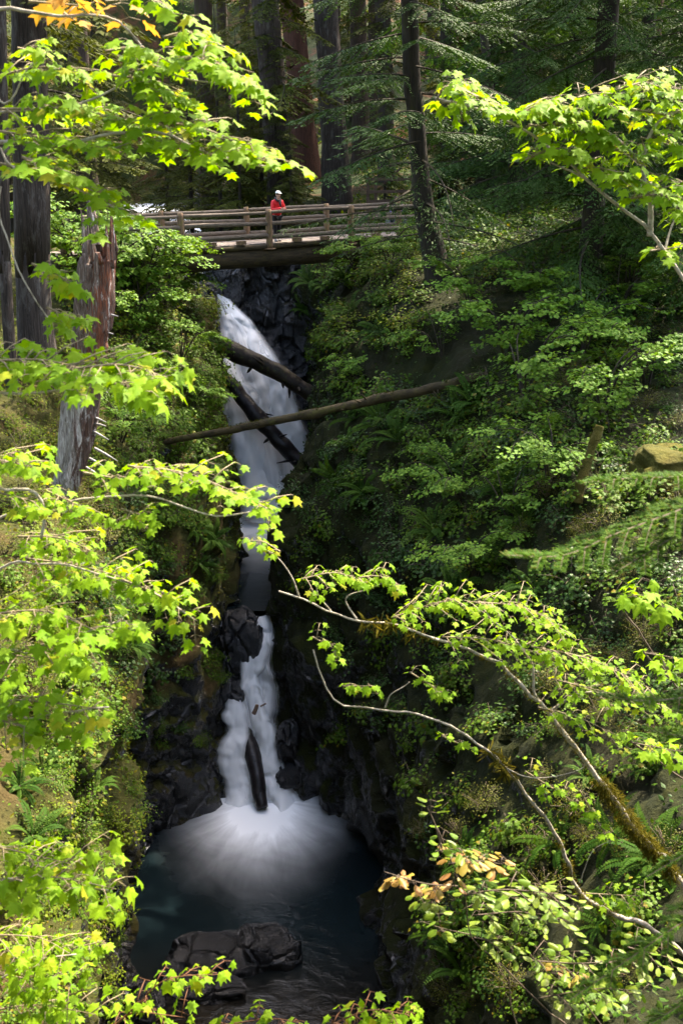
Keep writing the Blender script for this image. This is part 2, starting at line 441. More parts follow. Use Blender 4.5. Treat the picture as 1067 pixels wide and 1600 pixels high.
USEG = [5, 10, 20, 30, 30, 30, 26, 18, 10]
def loft(name, stations, mat, flip, seed):
    Ys = np.array([s[0] for s in stations], float)
    A = np.array([s[1] for s in stations], float)             # (nY, 10, 2)
    ys = np.unique(np.r_[np.arange(-10, 10, .5), np.arange(10, 50.001, .11)])
    C = np.stack([np.stack([np.interp(ys, Ys, A[:, k, c]) for c in (0, 1)], -1) for k in range(A.shape[1])], 1)
    u = np.concatenate([np.arange(k, k + 1, 1 / USEG[k])[:USEG[k]] for k in range(9)] + [[9.0]])
    i = np.minimum(u.astype(int), 8); w = (u - i)[None, :, None]
    G = C[:, i] * (1 - w) + C[:, i + 1] * w
    nv, nu = len(ys), len(u)
    V = np.concatenate([G[..., :1], np.broadcast_to(ys[:, None, None], (nv, nu, 1)), G[..., 1:]], -1)
    du = np.gradient(V, axis=1); dv = np.gradient(V, axis=0)
    nrm = norm(np.cross(du, dv)) * (-1 if flip else 1)
    nrm = np.where((nrm[..., 2:] < -.3), nrm, nrm)
    # smooth the normals so that displaced faces do not fold over
    for _ in range(6):
        nrm = norm(nrm + np.roll(nrm, 1, 0) + np.roll(nrm, -1, 0) + np.roll(nrm, 1, 1) + np.roll(nrm, -1, 1))
    p = V.reshape(-1, 3); n = nrm.reshape(-1, 3)
    steep = np.clip(1.25 - np.abs(n[:, 2]), .15, 1)
    near = np.clip((p[:, 1] - 2) / 6, 0.05, 1)
    d = fbm(p * .42, 4, seed) * .34 * steep
    strata = p * np.array([.8, .8, 1.0]); strata[:, 2] += .5 * p[:, 0]
    d += facets(strata * .95 + fbm(p * .8, 2, seed + 3)[:, None] * .5, seed + 9) * .50 * steep
    d += facets(strata * 2.7 + fbm(p * 2, 2, seed + 4)[:, None] * .4, seed + 19) * .09 * steep
    d += fbm(p * 2.6, 4, seed + 5) * .05
    p = p + n * (d * near)[:, None]
    ii = np.arange(nv - 1)[:, None] * nu; jj = np.arange(nu - 1)[None, :]
    q = np.stack([ii + jj, ii + jj + 1, ii + nu + jj + 1, ii + nu + jj], -1).reshape(-1, 4)
    if flip: q = q[:, ::-1]
    me = np_mesh(name, p, q, [mat], None, False)
    me.polygons.foreach_set("use_smooth", np.full(len(q), True, bool))
    o = link(name, me)
    tag(o, None, None, None, "structure")
    return o, p, q

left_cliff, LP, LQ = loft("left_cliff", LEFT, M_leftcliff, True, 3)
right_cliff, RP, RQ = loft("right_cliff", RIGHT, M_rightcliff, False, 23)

def floor_z(x, y):
    x = np.asarray(x, float); y = np.asarray(y, float)
    xc = -6.7 - (y - 50) * .2
    hw = .9 + (y - 50) * .05
    bed = 13.45 + (y - 50) * .016
    base = 15.35 + .05 * np.clip(y - 50, 0, 8) + .16 * np.clip(y - 58, 0, 30) + .42 * np.clip(y - 88, 0, 200)
    base = base + np.clip(np.abs(x) - 6, 0, 40) * .06
    # upstream valley to the left stays low
    low = np.exp(-((x - xc) / (5 + (y - 50) * .09)) ** 2) * np.clip(1 - (y - 104) / 16, 0, 1)
    base = base * (1 - low) + np.minimum(base, bed + 1.3) * low
    d = np.clip((np.abs(x - xc) - hw) / 1.6, 0, 1); d = d * d * (3 - 2 * d)
    far = np.clip((y - 112) / 8, 0, 1)
    d = np.maximum(d, far)
    return bed * (1 - d) + base * d

gx = np.linspace(-80, 80, 260); gy = np.linspace(49.6, 190, 240)
X, Yg = np.meshgrid(gx, gy)
pf = np.stack([X.ravel(), Yg.ravel(), floor_z(X, Yg).ravel()], -1)
pf[:, 2] += fbm(pf * .35, 4, 77) * .35
nu = len(gx); nv = len(gy)
ii = np.arange(nv - 1)[:, None] * nu; jj = np.arange(nu - 1)[None, :]
fq = np.stack([ii + jj, ii + jj + 1, ii + nu + jj + 1, ii + nu + jj], -1).reshape(-1, 4)
forest_floor = tag(link("forest_floor", np_mesh("forest_floor", pf, fq, [M_floor])), kind="structure")

def bvh_of(*ps):
    V, Q, k = [], [], 0
    for p, q in ps:
        V.append(p); Q.append(q + k); k += len(p)
    return BVHTree.FromPolygons(np.concatenate(V).tolist(), np.concatenate(Q).tolist())
BVH = bvh_of((LP, LQ), (RP, RQ), (pf, fq))
def hit(px, py):
    h = BVH.ray_cast(Vector(CAM), ray(px, py))
    return (np.array(h[0]), np.array(h[1])) if h[0] is not None else (None, None)
def ground(x, y, z0=80):
    h = BVH.ray_cast(Vector((x, y, z0)), Vector((0, 0, -1)))
    return h[0].z if h[0] is not None else 0.0

# ------------------------------------------------------------------ water
def foam_uv(nt):
    u = N(nt, "ShaderNodeUVMap"); s = N(nt, "ShaderNodeSeparateXYZ"); nt.links.new(u.outputs[0], s.inputs[0])
    return u.outputs[0], s.outputs[0], s.outputs[1]

def fallmat(name, dens, seed=0.0, stretch=(11, .8, 1), white=(.92, .93, .93)):
    """silky falling water: strands along the flow, thin at the edges"""
    m, nt, out = newmat(name)
    uv, u, v = foam_uv(nt)
    mp = mapping(nt, uv, stretch); mp.node.inputs["Location"].default_value = (seed, seed * 1.7, 0)
    n = noise(nt, mp, 1.0, 4, .5, .15)
    mp2 = mapping(nt, uv, (stretch[0] * 4, stretch[1] * 1.2, 1)); mp2.node.inputs["Location"].default_value = (seed * 2, seed, 0)
    n2 = noise(nt, mp2, 1.0, 3, .5, .2)
    mp3 = mapping(nt, uv, (2.2, 1.5, 1)); mp3.node.inputs["Location"].default_value = (seed * 3, seed, 0)
    n3 = noise(nt, mp3, 1.0, 3, .5, .3)
    edge = math_(nt, 'MULTIPLY', math_(nt, 'MULTIPLY', u, math_(nt, 'SUBTRACT', 1.0, u)), 4.0)
    edge = math_(nt, 'POWER', math_(nt, 'MULTIPLY', edge, 1.35, True), 1.6)
    a = math_(nt, 'ADD', math_(nt, 'MULTIPLY', n, .9), math_(nt, 'ADD', math_(nt, 'MULTIPLY', n2, .35), math_(nt, 'MULTIPLY', n3, .8)))
    a = ramp(nt, math_(nt, 'ADD', a, dens - 1.0), [(.30, 0.0), (.62, .62), (1.0, .97)])
    top = ramp(nt, v, [(0.0, .75), (.05, 1.0)])
    a = math_(nt, 'MULTIPLY', math_(nt, 'MULTIPLY', a, edge), top)
    d = N(nt, "ShaderNodeBsdfDiffuse"); d.inputs["Color"].default_value = (*white, 1)
    tr = N(nt, "ShaderNodeBsdfTranslucent"); tr.inputs["Color"].default_value = (*white, 1)
    mx0 = N(nt, "ShaderNodeMixShader"); mx0.inputs[0].default_value = .3
    nt.links.new(d.outputs[0], mx0.inputs[1]); nt.links.new(tr.outputs[0], mx0.inputs[2])
    t = N(nt, "ShaderNodeBsdfTransparent")
    mx = N(nt, "ShaderNodeMixShader")
    nt.links.new(a, mx.inputs[0]); nt.links.new(t.outputs[0], mx.inputs[1]); nt.links.new(mx0.outputs[0], mx.inputs[2])
    nt.links.new(mx.outputs[0], out.inputs[0])
    return m

def sheet(rows, nu=28, nv=110, bulge=.25, off=0.0, inset=0.0, noise_amp=.05, seed=1):
    """water sheet through rows of (left px, right px, py, Y)"""
    L = np.array([P(l, y, d) for l, r, y, d in rows]); R = np.array([P(r, y, d) for l, r, y, d in rows])
    L = spline(L, nv); R = spline(R, nv)
    tv = np.linspace(0, 1, nv); z0 = np.zeros(nv)
    fade = np.clip(tv * 5, 0, 1)
    L[:, 0] += fade * (.16 * vnoise(np.stack([tv * 7, z0, z0 + seed], -1), seed) + .07 * vnoise(np.stack([tv * 19, z0, z0 + seed], -1), seed))
    R[:, 0] += fade * (.16 * vnoise(np.stack([tv * 7, z0 + 9, z0 + seed], -1), seed) + .07 * vnoise(np.stack([tv * 19, z0 + 9, z0 + seed], -1), seed))
    u = np.linspace(0, 1, nu)
    V = L[:, None] * (1 - u)[None, :, None] + R[:, None] * u[None, :, None]
    w = np.linalg.norm(R - L, axis=1)
    V[:, :, 1] += -(bulge * w[:, None] * (np.sin(np.pi * u) ** .8)[None, :]) + off
    p = V.reshape(-1, 3)
    q = p * np.array([2.2, 2.2, .55])
    p[:, 1] += fbm(q, 3, seed) * noise_amp * 4
    ii = np.arange(nv - 1)[:, None] * nu; jj = np.arange(nu - 1)[None, :]
    F = np.stack([ii + jj, ii + nu + jj, ii + nu + jj + 1, ii + jj + 1], -1).reshape(-1, 4)
    uv = np.stack([np.tile(u, nv), np.repeat(np.linspace(0, 1, nv), nu)], -1)
    return p, F, uv

UP_ROWS = [(318,328,438,47.4),(330,342,455,46.0),(337,362,475,45.2),(340,392,505,44.5),(343,421,540,43.9),(336,449,580,43.4),(340,471,630,43.0),(350,489,690,42.6),(360,497,740,42.2),(372,492,785,41.8),(376,484,812,41.2)]
LO_ROWS = [(374,428,957,32.6),(388,431,985,32.1),(377,433,1030,31.6),(378,437,1070,31.2),(352,440,1100,30.95),(346,446,1150,30.5),(343,458,1200,30.1),(343,476,1254,29.5)]

def rockback(name, rows, off, label=None):
    rr = [(l - 10, r + 8, y, d + off) for l, r, y, d in rows]
    p, F, uv = sheet(rr, 60, 120, .10)
    d = facets(p * 1.5, 41) * .55 + fbm(p * 1.3, 3, 4) * .14
    p[:, 1] -= d
    o = link(name, np_mesh(name, p, F, [M_wetrock]))
    return tag(o, None, None, None, "structure")
rockback("falls_rock_face", UP_ROWS, .95)
rockback("cascade_rock_face", LO_ROWS, .75)
rockback("alcove_rock_face", [(372,492,392,46.2),(384,494,450,45.9),(396,496,520,45.5),(420,500,600,44.9),(440,505,660,44.3)], 0)

p, F, uv = sheet(UP_ROWS, bulge=.16, noise_amp=.05, seed=3)
upper_falls = tag(link("upper_waterfall", np_mesh("upper_waterfall", p, F, [fallmat("falls_water", .80, 1.0)], None, True, uv)), kind="structure")
# second, denser curtains: the left-hand flow and the right-hand chute
p, F, uv = sheet([(332,352,552,43.2),(334,385,580,43.05),(340,415,630,42.6),(352,440,690,42.2),(362,450,745,41.8),(372,470,805,41.1)], bulge=.12, noise_amp=.04, seed=5)
c1 = link("curtain", np_mesh("curtain", p, F, [fallmat("falls_water_left", 1.36, 4.0)], None, True, uv), upper_falls)
p, F, uv = sheet([(336,350,458,45.5),(348,376,485,44.85),(368,402,515,44.2),(392,432,560,43.4),(415,462,620,42.8),(430,488,690,42.3),(430,494,745,41.8),(415,490,800,41.1)], bulge=.12, noise_amp=.04, seed=8)
c2 = link("curtain", np_mesh("curtain", p, F, [fallmat("falls_water_right", 1.32, 9.0)], None, True, uv), upper_falls)

p, F, uv = sheet(LO_ROWS, bulge=.20, noise_amp=.05, seed=13)
lower_falls = tag(link("lower_waterfall", np_mesh("lower_waterfall", p, F, [fallmat("cascade_water", .84, 14.0, (6, 2.0, 1))], None, True, uv)), kind="structure")
p, F, uv = sheet([(350,384,1088,30.75),(345,392,1130,30.45),(342,398,1180,30.0),(342,406,1225,29.65),(343,414,1262,29.3)], bulge=.25, noise_amp=.03, seed=15)
link("curtain", np_mesh("curtain", p, F, [fallmat("cascade_left", 1.5, 17.0, (6, .8, 1))], None, True, uv), lower_falls)
p, F, uv = sheet([(398,428,985,31.8),(380,420,1030,31.4),(378,404,1060,31.15),(384,424,1095,30.8),(388,430,1130,30.55),(390,440,1180,30.1),(400,458,1225,29.7),(404,474,1258,29.35)], bulge=.25, noise_amp=.06, seed=18)
link("curtain", np_mesh("curtain", p, F, [fallmat("cascade_right", 1.15, 21.0, (5, 1.5, 1))], None, True, uv), lower_falls)

def poolmat(name, deep, src, spread, stretch, reach, shallow=None, foam_gain=1.0, bs=.22):
    """dark water with white foam driven out from the foot of the falls (src = x, y)"""
    m, nt, out = newmat(name)
    g = N(nt, "ShaderNodeNewGeometry"); pos = g.outputs["Position"]
    s = N(nt, "ShaderNodeSeparateXYZ"); nt.links.new(pos, s.inputs[0])
    dx = math_(nt, 'SUBTRACT', s.outputs[0], src[0]); dy = math_(nt, 'SUBTRACT', src[1], s.outputs[1])
    r = math_(nt, 'SQRT', math_(nt, 'ADD', math_(nt, 'MULTIPLY', math_(nt, 'MULTIPLY', dx, dx), spread), math_(nt, 'MULTIPLY', dy, dy)))
    ang = math_(nt, 'ARCTAN2', dx, math_(nt, 'ADD', dy, .5))
    cv = N(nt, "ShaderNodeCombineXYZ")
    nt.links.new(math_(nt, 'MULTIPLY', ang, stretch), cv.inputs[0]); nt.links.new(math_(nt, 'MULTIPLY', r, .45), cv.inputs[1])
    st = noise(nt, cv.outputs[0], 1.0, 5, .6, .5)
    sw = noise(nt, pos, .55, 3, .5, 1.2)
    f = math_(nt, 'SUBTRACT', 1.0, math_(nt, 'DIVIDE', r, reach))
    f = math_(nt, 'ADD', f, math_(nt, 'MULTIPLY', math_(nt, 'SUBTRACT', sw, .5), .18))
    f = math_(nt, 'MULTIPLY', f, 1.0, True)
    f = math_(nt, 'MULTIPLY', math_(nt, 'POWER', f, 3.0), 2.3)
    f = math_(nt, 'MULTIPLY', f, math_(nt, 'ADD', math_(nt, 'MULTIPLY', st, 1.0), .5))
    fo = math_(nt, 'MULTIPLY', math_(nt, 'MULTIPLY', f, 1.0, True), foam_gain)
    col = ramp(nt, sw, [(.3, deep), (.75, tuple(1.7 * c for c in deep))])
    if shallow:
        near = ramp(nt, math_(nt, 'DIVIDE', math_(nt, 'SUBTRACT', 23.2, s.outputs[1]), 3.0), [(0, 0.0), (1, 1.0)])
        st2 = noise(nt, pos, 1.7, 5, .7)
        col = mixc(nt, near, col, ramp(nt, st2, [(.35, tuple(.4 * c for c in shallow)), (.7, shallow)]))
    p = N(nt, "ShaderNodeBsdfPrincipled")
    nt.links.new(col, p.inputs["Base Color"]); p.inputs["Roughness"].default_value = .16; p.inputs["IOR"].default_value = 1.33
    w1 = noise(nt, mapping(nt, pos, (2.2, 3.2, 1)), 1.0, 4, .6, .5)
    nt.links.new(bump(nt, w1, bs, .08), p.inputs["Normal"])
    d = N(nt, "ShaderNodeBsdfDiffuse"); d.inputs["Color"].default_value = (.90, .92, .93, 1)
    mx = N(nt, "ShaderNodeMixShader"); nt.links.new(fo, mx.inputs[0])
    nt.links.new(p.outputs[0], mx.inputs[1]); nt.links.new(d.outputs[0], mx.inputs[2])
    nt.links.new(mx.outputs[0], out.inputs[0])
    return m

def plane_grid(name, x0, x1, y0, y1, z, mat, n=60, zf=None):
    gx = np.linspace(x0, x1, n); gy = np.linspace(y0, y1, n)
    X, Y = np.meshgrid(gx, gy)
    Z = np.full_like(X, z) if zf is None else zf(X, Y)
    p = np.stack([X.ravel(), Y.ravel(), Z.ravel()], -1)
    ii = np.arange(n - 1)[:, None] * n; jj = np.arange(n - 1)[None, :]
    q = np.stack([ii + jj, ii + jj + 1, ii + n + jj + 1, ii + n + jj], -1).reshape(-1, 4)
    return tag(link(name, np_mesh(name, p, q, [mat])), kind="structure")

SRC = P(412, 1268, 29.0)
def churn(X, Y):
    r2 = ((X - SRC[0]) / 1.3) ** 2 + ((Y - SRC[1]) / 1.2) ** 2
    return .03 * np.exp(-r2)
plane_grid("lower_pool", -9, 4, 11, 31, 0, poolmat("lower_pool_water", (.0034, .0072, .0086), (SRC[0], SRC[1]), 2.1, 6.0, 5.5, (.013, .009, .005)), 90, churn)
plane_grid("middle_pool", -5.3, -.4, 32.45, 43, 5.1, poolmat("middle_pool_water", (.004, .007, .008), (-2.7, 42.3), 1.0, 4.0, 8.6, None, 1.0, .06), 50)
plane_grid("river", -7.6, -5.0, 45.6, 50, 13.62, poolmat("river_water_near", (.05, .06, .07), (-5.5, 45.5), 1.0, 3, 6.0), 20)
def riverx(n):
    ys = np.linspace(50, 113, n); V = []
    for y in ys:
        xc = -6.7 - (y - 50) * .2; hw = 1.6 + (y - 50) * .055
        V += [(xc + k * hw, y, 13.68 + (y - 50) * .017) for k in np.linspace(-1, 1, 9)]
    ii = np.arange(n - 1)[:, None] * 9; jj = np.arange(8)[None, :]
    return np.array(V), np.stack([ii + jj, ii + jj + 1, ii + 9 + jj + 1, ii + 9 + jj], -1).reshape(-1, 4)
m, nt, out = newmat("rapids_water")
g = N(nt, "ShaderNodeNewGeometry")
nn = noise(nt, mapping(nt, g.outputs["Position"], (1.0, .35, 1)), 1.2, 4, .6, .6)
pp = N(nt, "ShaderNodeBsdfPrincipled"); pp.inputs["Roughness"].default_value = .45
nt.links.new(ramp(nt, nn, [(.28, (.16, .20, .23)), (.5, (.78, .82, .86))]), pp.inputs["Base Color"])
nt.links.new(pp.outputs[0], out.inputs[0])
rv, rf = riverx(40)
tag(link("river_rapids", np_mesh("river_rapids", rv, rf, [m])), kind="structure")

# ------------------------------------------------------------------ rocks
import bmesh
def rock_mesh(name, size, seed, mat, sub=4, blocky=.35, flat=0.0):
    bm = bmesh.new()
    bmesh.ops.create_icosphere(bm, subdivisions=sub, radius=1.0)
    V = np.array([v.co[:] for v in bm.verts])
    F = np.array([[v.index for v in f.verts] for f in bm.faces])
    bm.free()
    # push the ball towards a rounded block, then break it
    e = 1 - blocky
    V = np.sign(V) * np.abs(V) ** e
    V = V * (1 + .16 * fbm(V * 1.0 + seed * 7.3, 2, seed)[:, None] + .26 * facets(V * 1.3 + seed, seed)[:, None] + .05 * facets(V * 3.6 + seed, seed + 2)[:, None] + .015 * fbm(V * 6 + seed, 3, seed + 4)[:, None])
    if flat: V[:, 2] = np.minimum(V[:, 2], flat + .04 * vnoise(V * 3, seed))
    V = V * np.asarray(size)
    return np_mesh(name, V, F, [mat], None, False if sub < 3 else True)

def boulder(px, py, Y, size, seed, label, mat=M_wetrock, rz=0.0, group=None, blocky=.35, flat=0.0, name="boulder", z=None):
    c = P(px, py, Y)
    if z is not None: c[2] = z
    o = link(name, rock_mesh(name, size, seed, mat, 5, blocky, flat), None, c)
    o.rotation_euler.z = rz
    return tag(o, label, "boulder", group)

boulder(335, 1490, 22.2, (1.18, .62, .58), 5, "low wet black boulder in the pool, joined side by side with the taller block", mat=M_poolrock, rz=.12, z=.0, blocky=.15)
boulder(318, 1512, 21.35, (1.10, .42, .36), 8, "flat sunken slab at the foot of the low boulder in the pool", mat=M_poolrock, rz=-.08, z=-.05, blocky=.2)
boulder(418, 1478, 22.5, (.70, .55, .78), 14, "tall square black block with mossy top standing in the pool", mat=M_poolrock, rz=.10, z=-.02, blocky=.42)
boulder(378, 1010, 31.75, (.62, .55, 1.05), 17, "dark jagged rock pillar splitting the top of the lower cascade", z=4.15, blocky=.45)
boulder(360, 1085, 31.1, (.42, .5, .8), 19, "wet black rock under the jagged pillar beside the lower cascade", z=2.6, blocky=.5)
boulder(448, 1165, 30.3, (.36, .5, .55), 23, "small black rock on the right edge of the lower cascade", z=1.6)
boulder(452, 1215, 29.9, (.42, .5, .4), 29, "low black rock near the foot of the lower cascade", z=.6)
boulder(463, 830, 33.6, (.85, 1.3, 1.6), 31, "big rounded mossy rock bulging over the middle pool", mat=M_rightcliff, z=6.6, blocky=.3)
boulder(352, 445, 45.9, (.80, .6, 1.05), 37, "mossy rock block beside the top of the upper falls", mat=M_mossrock, z=14.1, blocky=.35)
boulder(308, 497, 43.0, (.7, .9, .75), 41, "moss covered boulder on the left lip of the upper falls", mat=M_mossrock, z=12.6, blocky=.4)
boulder(320, 452, 44.6, (.5, .6, .45), 43, "grey wet boulder where the river drops over the falls", z=13.8)
boulder(300, 425, 46.0, (.7, .6, .45), 47, "dark rounded boulder in the river beneath the bridge", z=14.0)
boulder(205, 1560, 20.6, (.8, .6, .6), 53, "dark rounded rock at the foot of the left cliff in the pool", z=0)
boulder(1058, 745, hit(1058, 745)[0][1] - .1, (.95, .9, .6), 59, "moss cushioned boulder on the right slope by the fir boughs", mat=M_cushion)
# river cobbles upstream, one by one
cob = [rock_mesh("river_boulder", (1, .8, .6), 70 + k, M_riverrock, 3, .25) for k in range(4)]
for k in range(46):
    y = rng.uniform(88, 111); side = rng.choice([-1, 1], p=[.3, .7])
    xc = -6.7 - (y - 50) * .2; hw = 1.6 + (y - 50) * .055
    x = xc + side * hw * rng.uniform(.45, 1.5)
    o = link("river_boulder", cob[k % 4], None, (x, y, max(floor_z(x, y), 13.7) + .12))
    s = rng.uniform(.35, 1.0); o.scale = (s, s, s); o.rotation_euler.z = rng.uniform(0, 6)
    tag(o, "grey river boulder at the edge of the rapids upstream of the bridge", "boulder", "boulders along the upstream rapids")

# ------------------------------------------------------------------ leaf templates
def leaf_outline(kind, r):
    if kind == "maple":           # seven pointed lobes
        ang = [-90, -62, -40, -12, 4, 22, 38, 62, 76, 90]
        rad = [.06, .48, .40, .84, .56, .64, 1.0, .60, .72, 1.12]
        pts = []
        for a, q in zip(ang, rad): pts.append((a, q))
        full = [(a, q) for a, q in pts] + [(180 - a, q) for a, q in pts[-2:0:-1]]
        xy = np.array([(q * math.cos(math.radians(a)), .35 + .62 * q * math.sin(math.radians(a)) if a > -89 else .0) for a, q in full])
        xy[0] = (0, .10)
        return xy * np.array([.62, 1.0])
    if kind == "maple_low":
        ang = [-90, -45, -5, 18, 45, 66, 90]
        rad = [.1, .5, .85, .55, .9, .6, 1.0]
        full = list(zip(ang, rad)) + [(180 - a, q) for a, q in list(zip(ang, rad))[-2:0:-1]]
        xy = np.array([(q * math.cos(math.radians(a)) * .6, .38 + .6 * q * math.sin(math.radians(a))) for a, q in full])
        xy[0] = (0, .06)
        return xy
    if kind == "oval":
        t = np.linspace(-math.pi / 2, 1.5 * math.pi, 10, endpoint=False)
        return np.stack([.30 * np.cos(t) * (1 + .12 * np.sin(t)), .5 + .5 * np.sin(t)], -1)
    if kind == "dia":
        return np.array([(0, 0), (.32, .45), (0, 1.0), (-.32, .45)])

def leaf_arr(kind, seed=0, cup=.18, fold=.12):
    """(V, T): base at the origin, length 1 along +Y, upper side +Z"""
    xy = leaf_outline(kind, None)
    r = np.random.default_rng(seed)
    if kind != "dia": xy = xy * (1 + r.normal(0, .05, xy.shape))
    if kind == "dia":
        V = np.c_[xy, np.array([0, -.08, -.05, -.08])]
        return V, np.array([[0, 1, 2], [0, 2, 3]])
    c = np.array([[0, .38]]) if kind != "oval" else np.array([[0, .5]])
    A = np.vstack([c, xy])
    z = -cup * ((A[:, 1] - .35) ** 2) * np.sign(A[:, 1] - .1) - fold * np.abs(A[:, 0]) + r.normal(0, .018, len(A))
    z += .10 * np.sin(A[:, 0] * 5 + seed) * A[:, 1]
    V = np.c_[A, z]
    n = len(xy)
    T = np.array([[0, 1 + i, 1 + (i + 1) % n] for i in range(n)])
    return V, T

def leaf_cloud(tmpl, pos, ydir, nrm, size, rnd):
    """places a template many times; returns V, T, R"""
    V0, T0 = tmpl
    n = len(pos)
    y = norm(ydir); x = norm(np.cross(y, nrm)); z = np.cross(x, y)
    B = np.stack([x, y, z], 1)                       # rows
    V = np.einsum('kj,njc->nkc', V0, B) * np.asarray(size)[:, None, None] + pos[:, None, :]
    T = T0[None] + (np.arange(n) * len(V0))[:, None, None]
    return V.reshape(-1, 3), T.reshape(-1, 3), np.repeat(rnd, len(V0))

# ------------------------------------------------------------------ understory plants (prototypes share their meshes)
def shrub_proto(seed, leafkind, nleaf, lsize, H, R, nst, leafm, stemm, layered=False):
    r = np.random.default_rng(seed)
    st = Acc(); fo = Acc()
    pos, yd, nr = [], [], []
    per = nleaf // nst
    for k in range(nst):
        a = r.uniform(0, 6.283); lean = r.uniform(.35, 1.0)
        tip = np.array([math.cos(a) * R * lean, math.sin(a) * R * lean, H * r.uniform(.55, 1.0) * (1.15 - .4 * lean)])
        mid = tip * np.array([.4, .4, .62])
        path = spline([(0, 0, -.12), mid, tip], 8)
        V, T = tube(path, np.linspace(.012, .004, 8) * (1 + H * .3), 4)
        st.add(V, T)
        for _ in range(3):
            b = path[r.integers(3, 7)]; e = b + r.normal(0, 1, 3) * np.array([.3, .3, .12]) * R
            V, T = tube(np.array([b, (b + e) / 2 + [0, 0, .03], e]), [.005, .004, .002], 3)
            st.add(V, T)
        t = r.beta(2.4, 1.1, per)
        c = np.stack([np.interp(t * 7, np.arange(8), path[:, q]) for q in range(3)], -1)
        off = r.normal(0, 1, (per, 3)) * np.array([.26, .26, .05 if layered else .13]) * R
        pos.append(c + off)
        out = norm(np.c_[c[:, :2] + off[:, :2] * 2, np.zeros(per)])
        d = out + r.normal(0, .45, (per, 3)); d[:, 2] = -r.uniform(.05, .7, per)
        yd.append(d)
        nr.append(np.c_[out[:, :2] * .35, np.ones(per)] + r.normal(0, .28, (per, 3)))
    pos, yd, nr = map(np.concatenate, (pos, yd, nr))
    V, T, Rn = leaf_cloud(leaf_arr(leafkind, seed), pos, yd, nr, lsize * r.uniform(.6, 1.2, len(pos)), r.random(len(pos)))
    fo.add(V, T, 0, Rn)
    return st.mesh("stems", [stemm]), fo.mesh("foliage", [leafm], False)

P_broad = [(*shrub_proto(100 + k, "maple_low", 210, .125, .85, .62, 7, M_shrub, M_browntwig), "thimbleberry_bush", "broad-leaved green") for k in range(4)]
P_light = [(*shrub_proto(120 + k, "maple_low", 240, .10, .75, .60, 8, M_shrub_y, M_browntwig), "leafy_shrub", "light yellow-green") for k in range(3)]
P_deep = [(*shrub_proto(140 + k, "maple_low", 170, .125, .7, .72, 6, M_shrub_d if k < 2 else M_shrub, M_browntwig, True), "shade_shrub", "deep green") for k in range(4)]
P_fine = [(*shrub_proto(160 + k, "dia", 900, .045, .9, .6, 12, M_fine, M_browntwig), "huckleberry_bush", "tiny-leaved olive") for k in range(3)]
P_lace = [(*shrub_proto(170 + k, "dia", 800, .07, .5, .6, 14, M_shrub, M_browntwig, True), "lacy_shrub", "lacy fine-leaved green") for k in range(3)]

def orient(n, up=.6, yaw=None):
    z = Vector(norm(np.asarray(n) * (1 - up) + np.array([0, 0, up])))
    q = z.to_track_quat('Z', 'Y')
    return (q.to_matrix() @ Matrix.Rotation(random.uniform(0, 6.283) if yaw is None else yaw, 3, 'Z')).to_euler()

def place_shrub(proto, pt, n, s, where, up=.55):
    st, fo, name, look = proto
    o = link(name, st, None, pt)
    o.rotation_euler = orient(n, up); o.scale = (s, s, s * random.uniform(.8, 1.15))
    link("foliage", fo, o)
    return tag(o, look + " shrub " + where, "shrub", look + " shrubs " + where)

TAKEN = []
def scatter(rect, count, protos, smin, smax, where, up=.55, gap=.55, ymax=60, ymin=9):
    x0, y0, x1, y1 = rect
    k = tries = 0
    while k < count and tries < count * 25:
        tries += 1
        h, n = hit(rng.uniform(x0, x1), rng.uniform(y0, y1))
        if h is None or h[1] > ymax or h[1] < ymin: continue
        s = rng.uniform(smin, smax)
        if any((h[0]-a)**2 + (h[1]-b)**2 + (h[2]-c)**2 < (gap * s) ** 2 for a, b, c in TAKEN): continue
        TAKEN.append(tuple(h)); k += 1
        place_shrub(protos[rng.integers(len(protos))], h - n * .03, n, s, where, up)

scatter((170,395,335,560), 34, P_broad + P_light, .7, 1.25, "on the left bank under the bridge end")
scatter((160,545,345,730), 36, P_broad + P_lace, .7, 1.2, "on the left bank around the end of the long mossy log")
scatter((140,720,350,900), 32, P_broad + P_deep + P_lace, .6, 1.1, "on the left wall beside the middle pool")
scatter((190,1040,345,1170), 9, P_lace + P_deep, .35, .6, "hanging low on the black rock above the pool")
scatter((140,890,345,1060), 26, P_deep + P_lace, .5, .95, "over the black rock left of the lower cascade")
scatter((0,600,165,850), 30, P_fine + P_light, .6, 1.1, "around the foot of the broken snag")
scatter((0,840,190,1110), 40, P_light + P_broad + P_fine, .45, .85, "on the brown mossy cliff below the snag")
scatter((40,1090,215,1340), 26, P_light + P_broad + P_lace, .4, .75, "on the brown cliff edge above the lower pool")
scatter((0,1320,190,1600), 32, P_light + P_broad + P_lace, .35, .7, "low on the sunlit cliff beside the lower pool")
scatter((130,330,320,410), 26, P_broad + P_light, .7, 1.2, "crowding the left end of the bridge")
scatter((0,420,150,600), 16, P_light + P_fine, .6, 1.0, "at the feet of the grey barked trees")
scatter((488,400,650,570), 40, P_light + P_broad, .6, 1.05, "on the right bank beside the upper falls")
scatter((512,600,720,760), 30, P_deep + P_broad, .55, 1.0, "on the shaded right wall below the long log")
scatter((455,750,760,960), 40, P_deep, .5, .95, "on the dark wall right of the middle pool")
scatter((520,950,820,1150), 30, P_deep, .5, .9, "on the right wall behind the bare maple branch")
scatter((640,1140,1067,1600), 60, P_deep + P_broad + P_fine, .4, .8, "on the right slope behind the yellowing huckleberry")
scatter((740,700,1067,960), 44, P_broad + P_fine + P_deep, .55, 1.0, "on the right slope behind the fir boughs")
scatter((820,950,1067,1160), 24, P_fine + P_deep, .5, .9, "on the right slope behind the leaning maple")
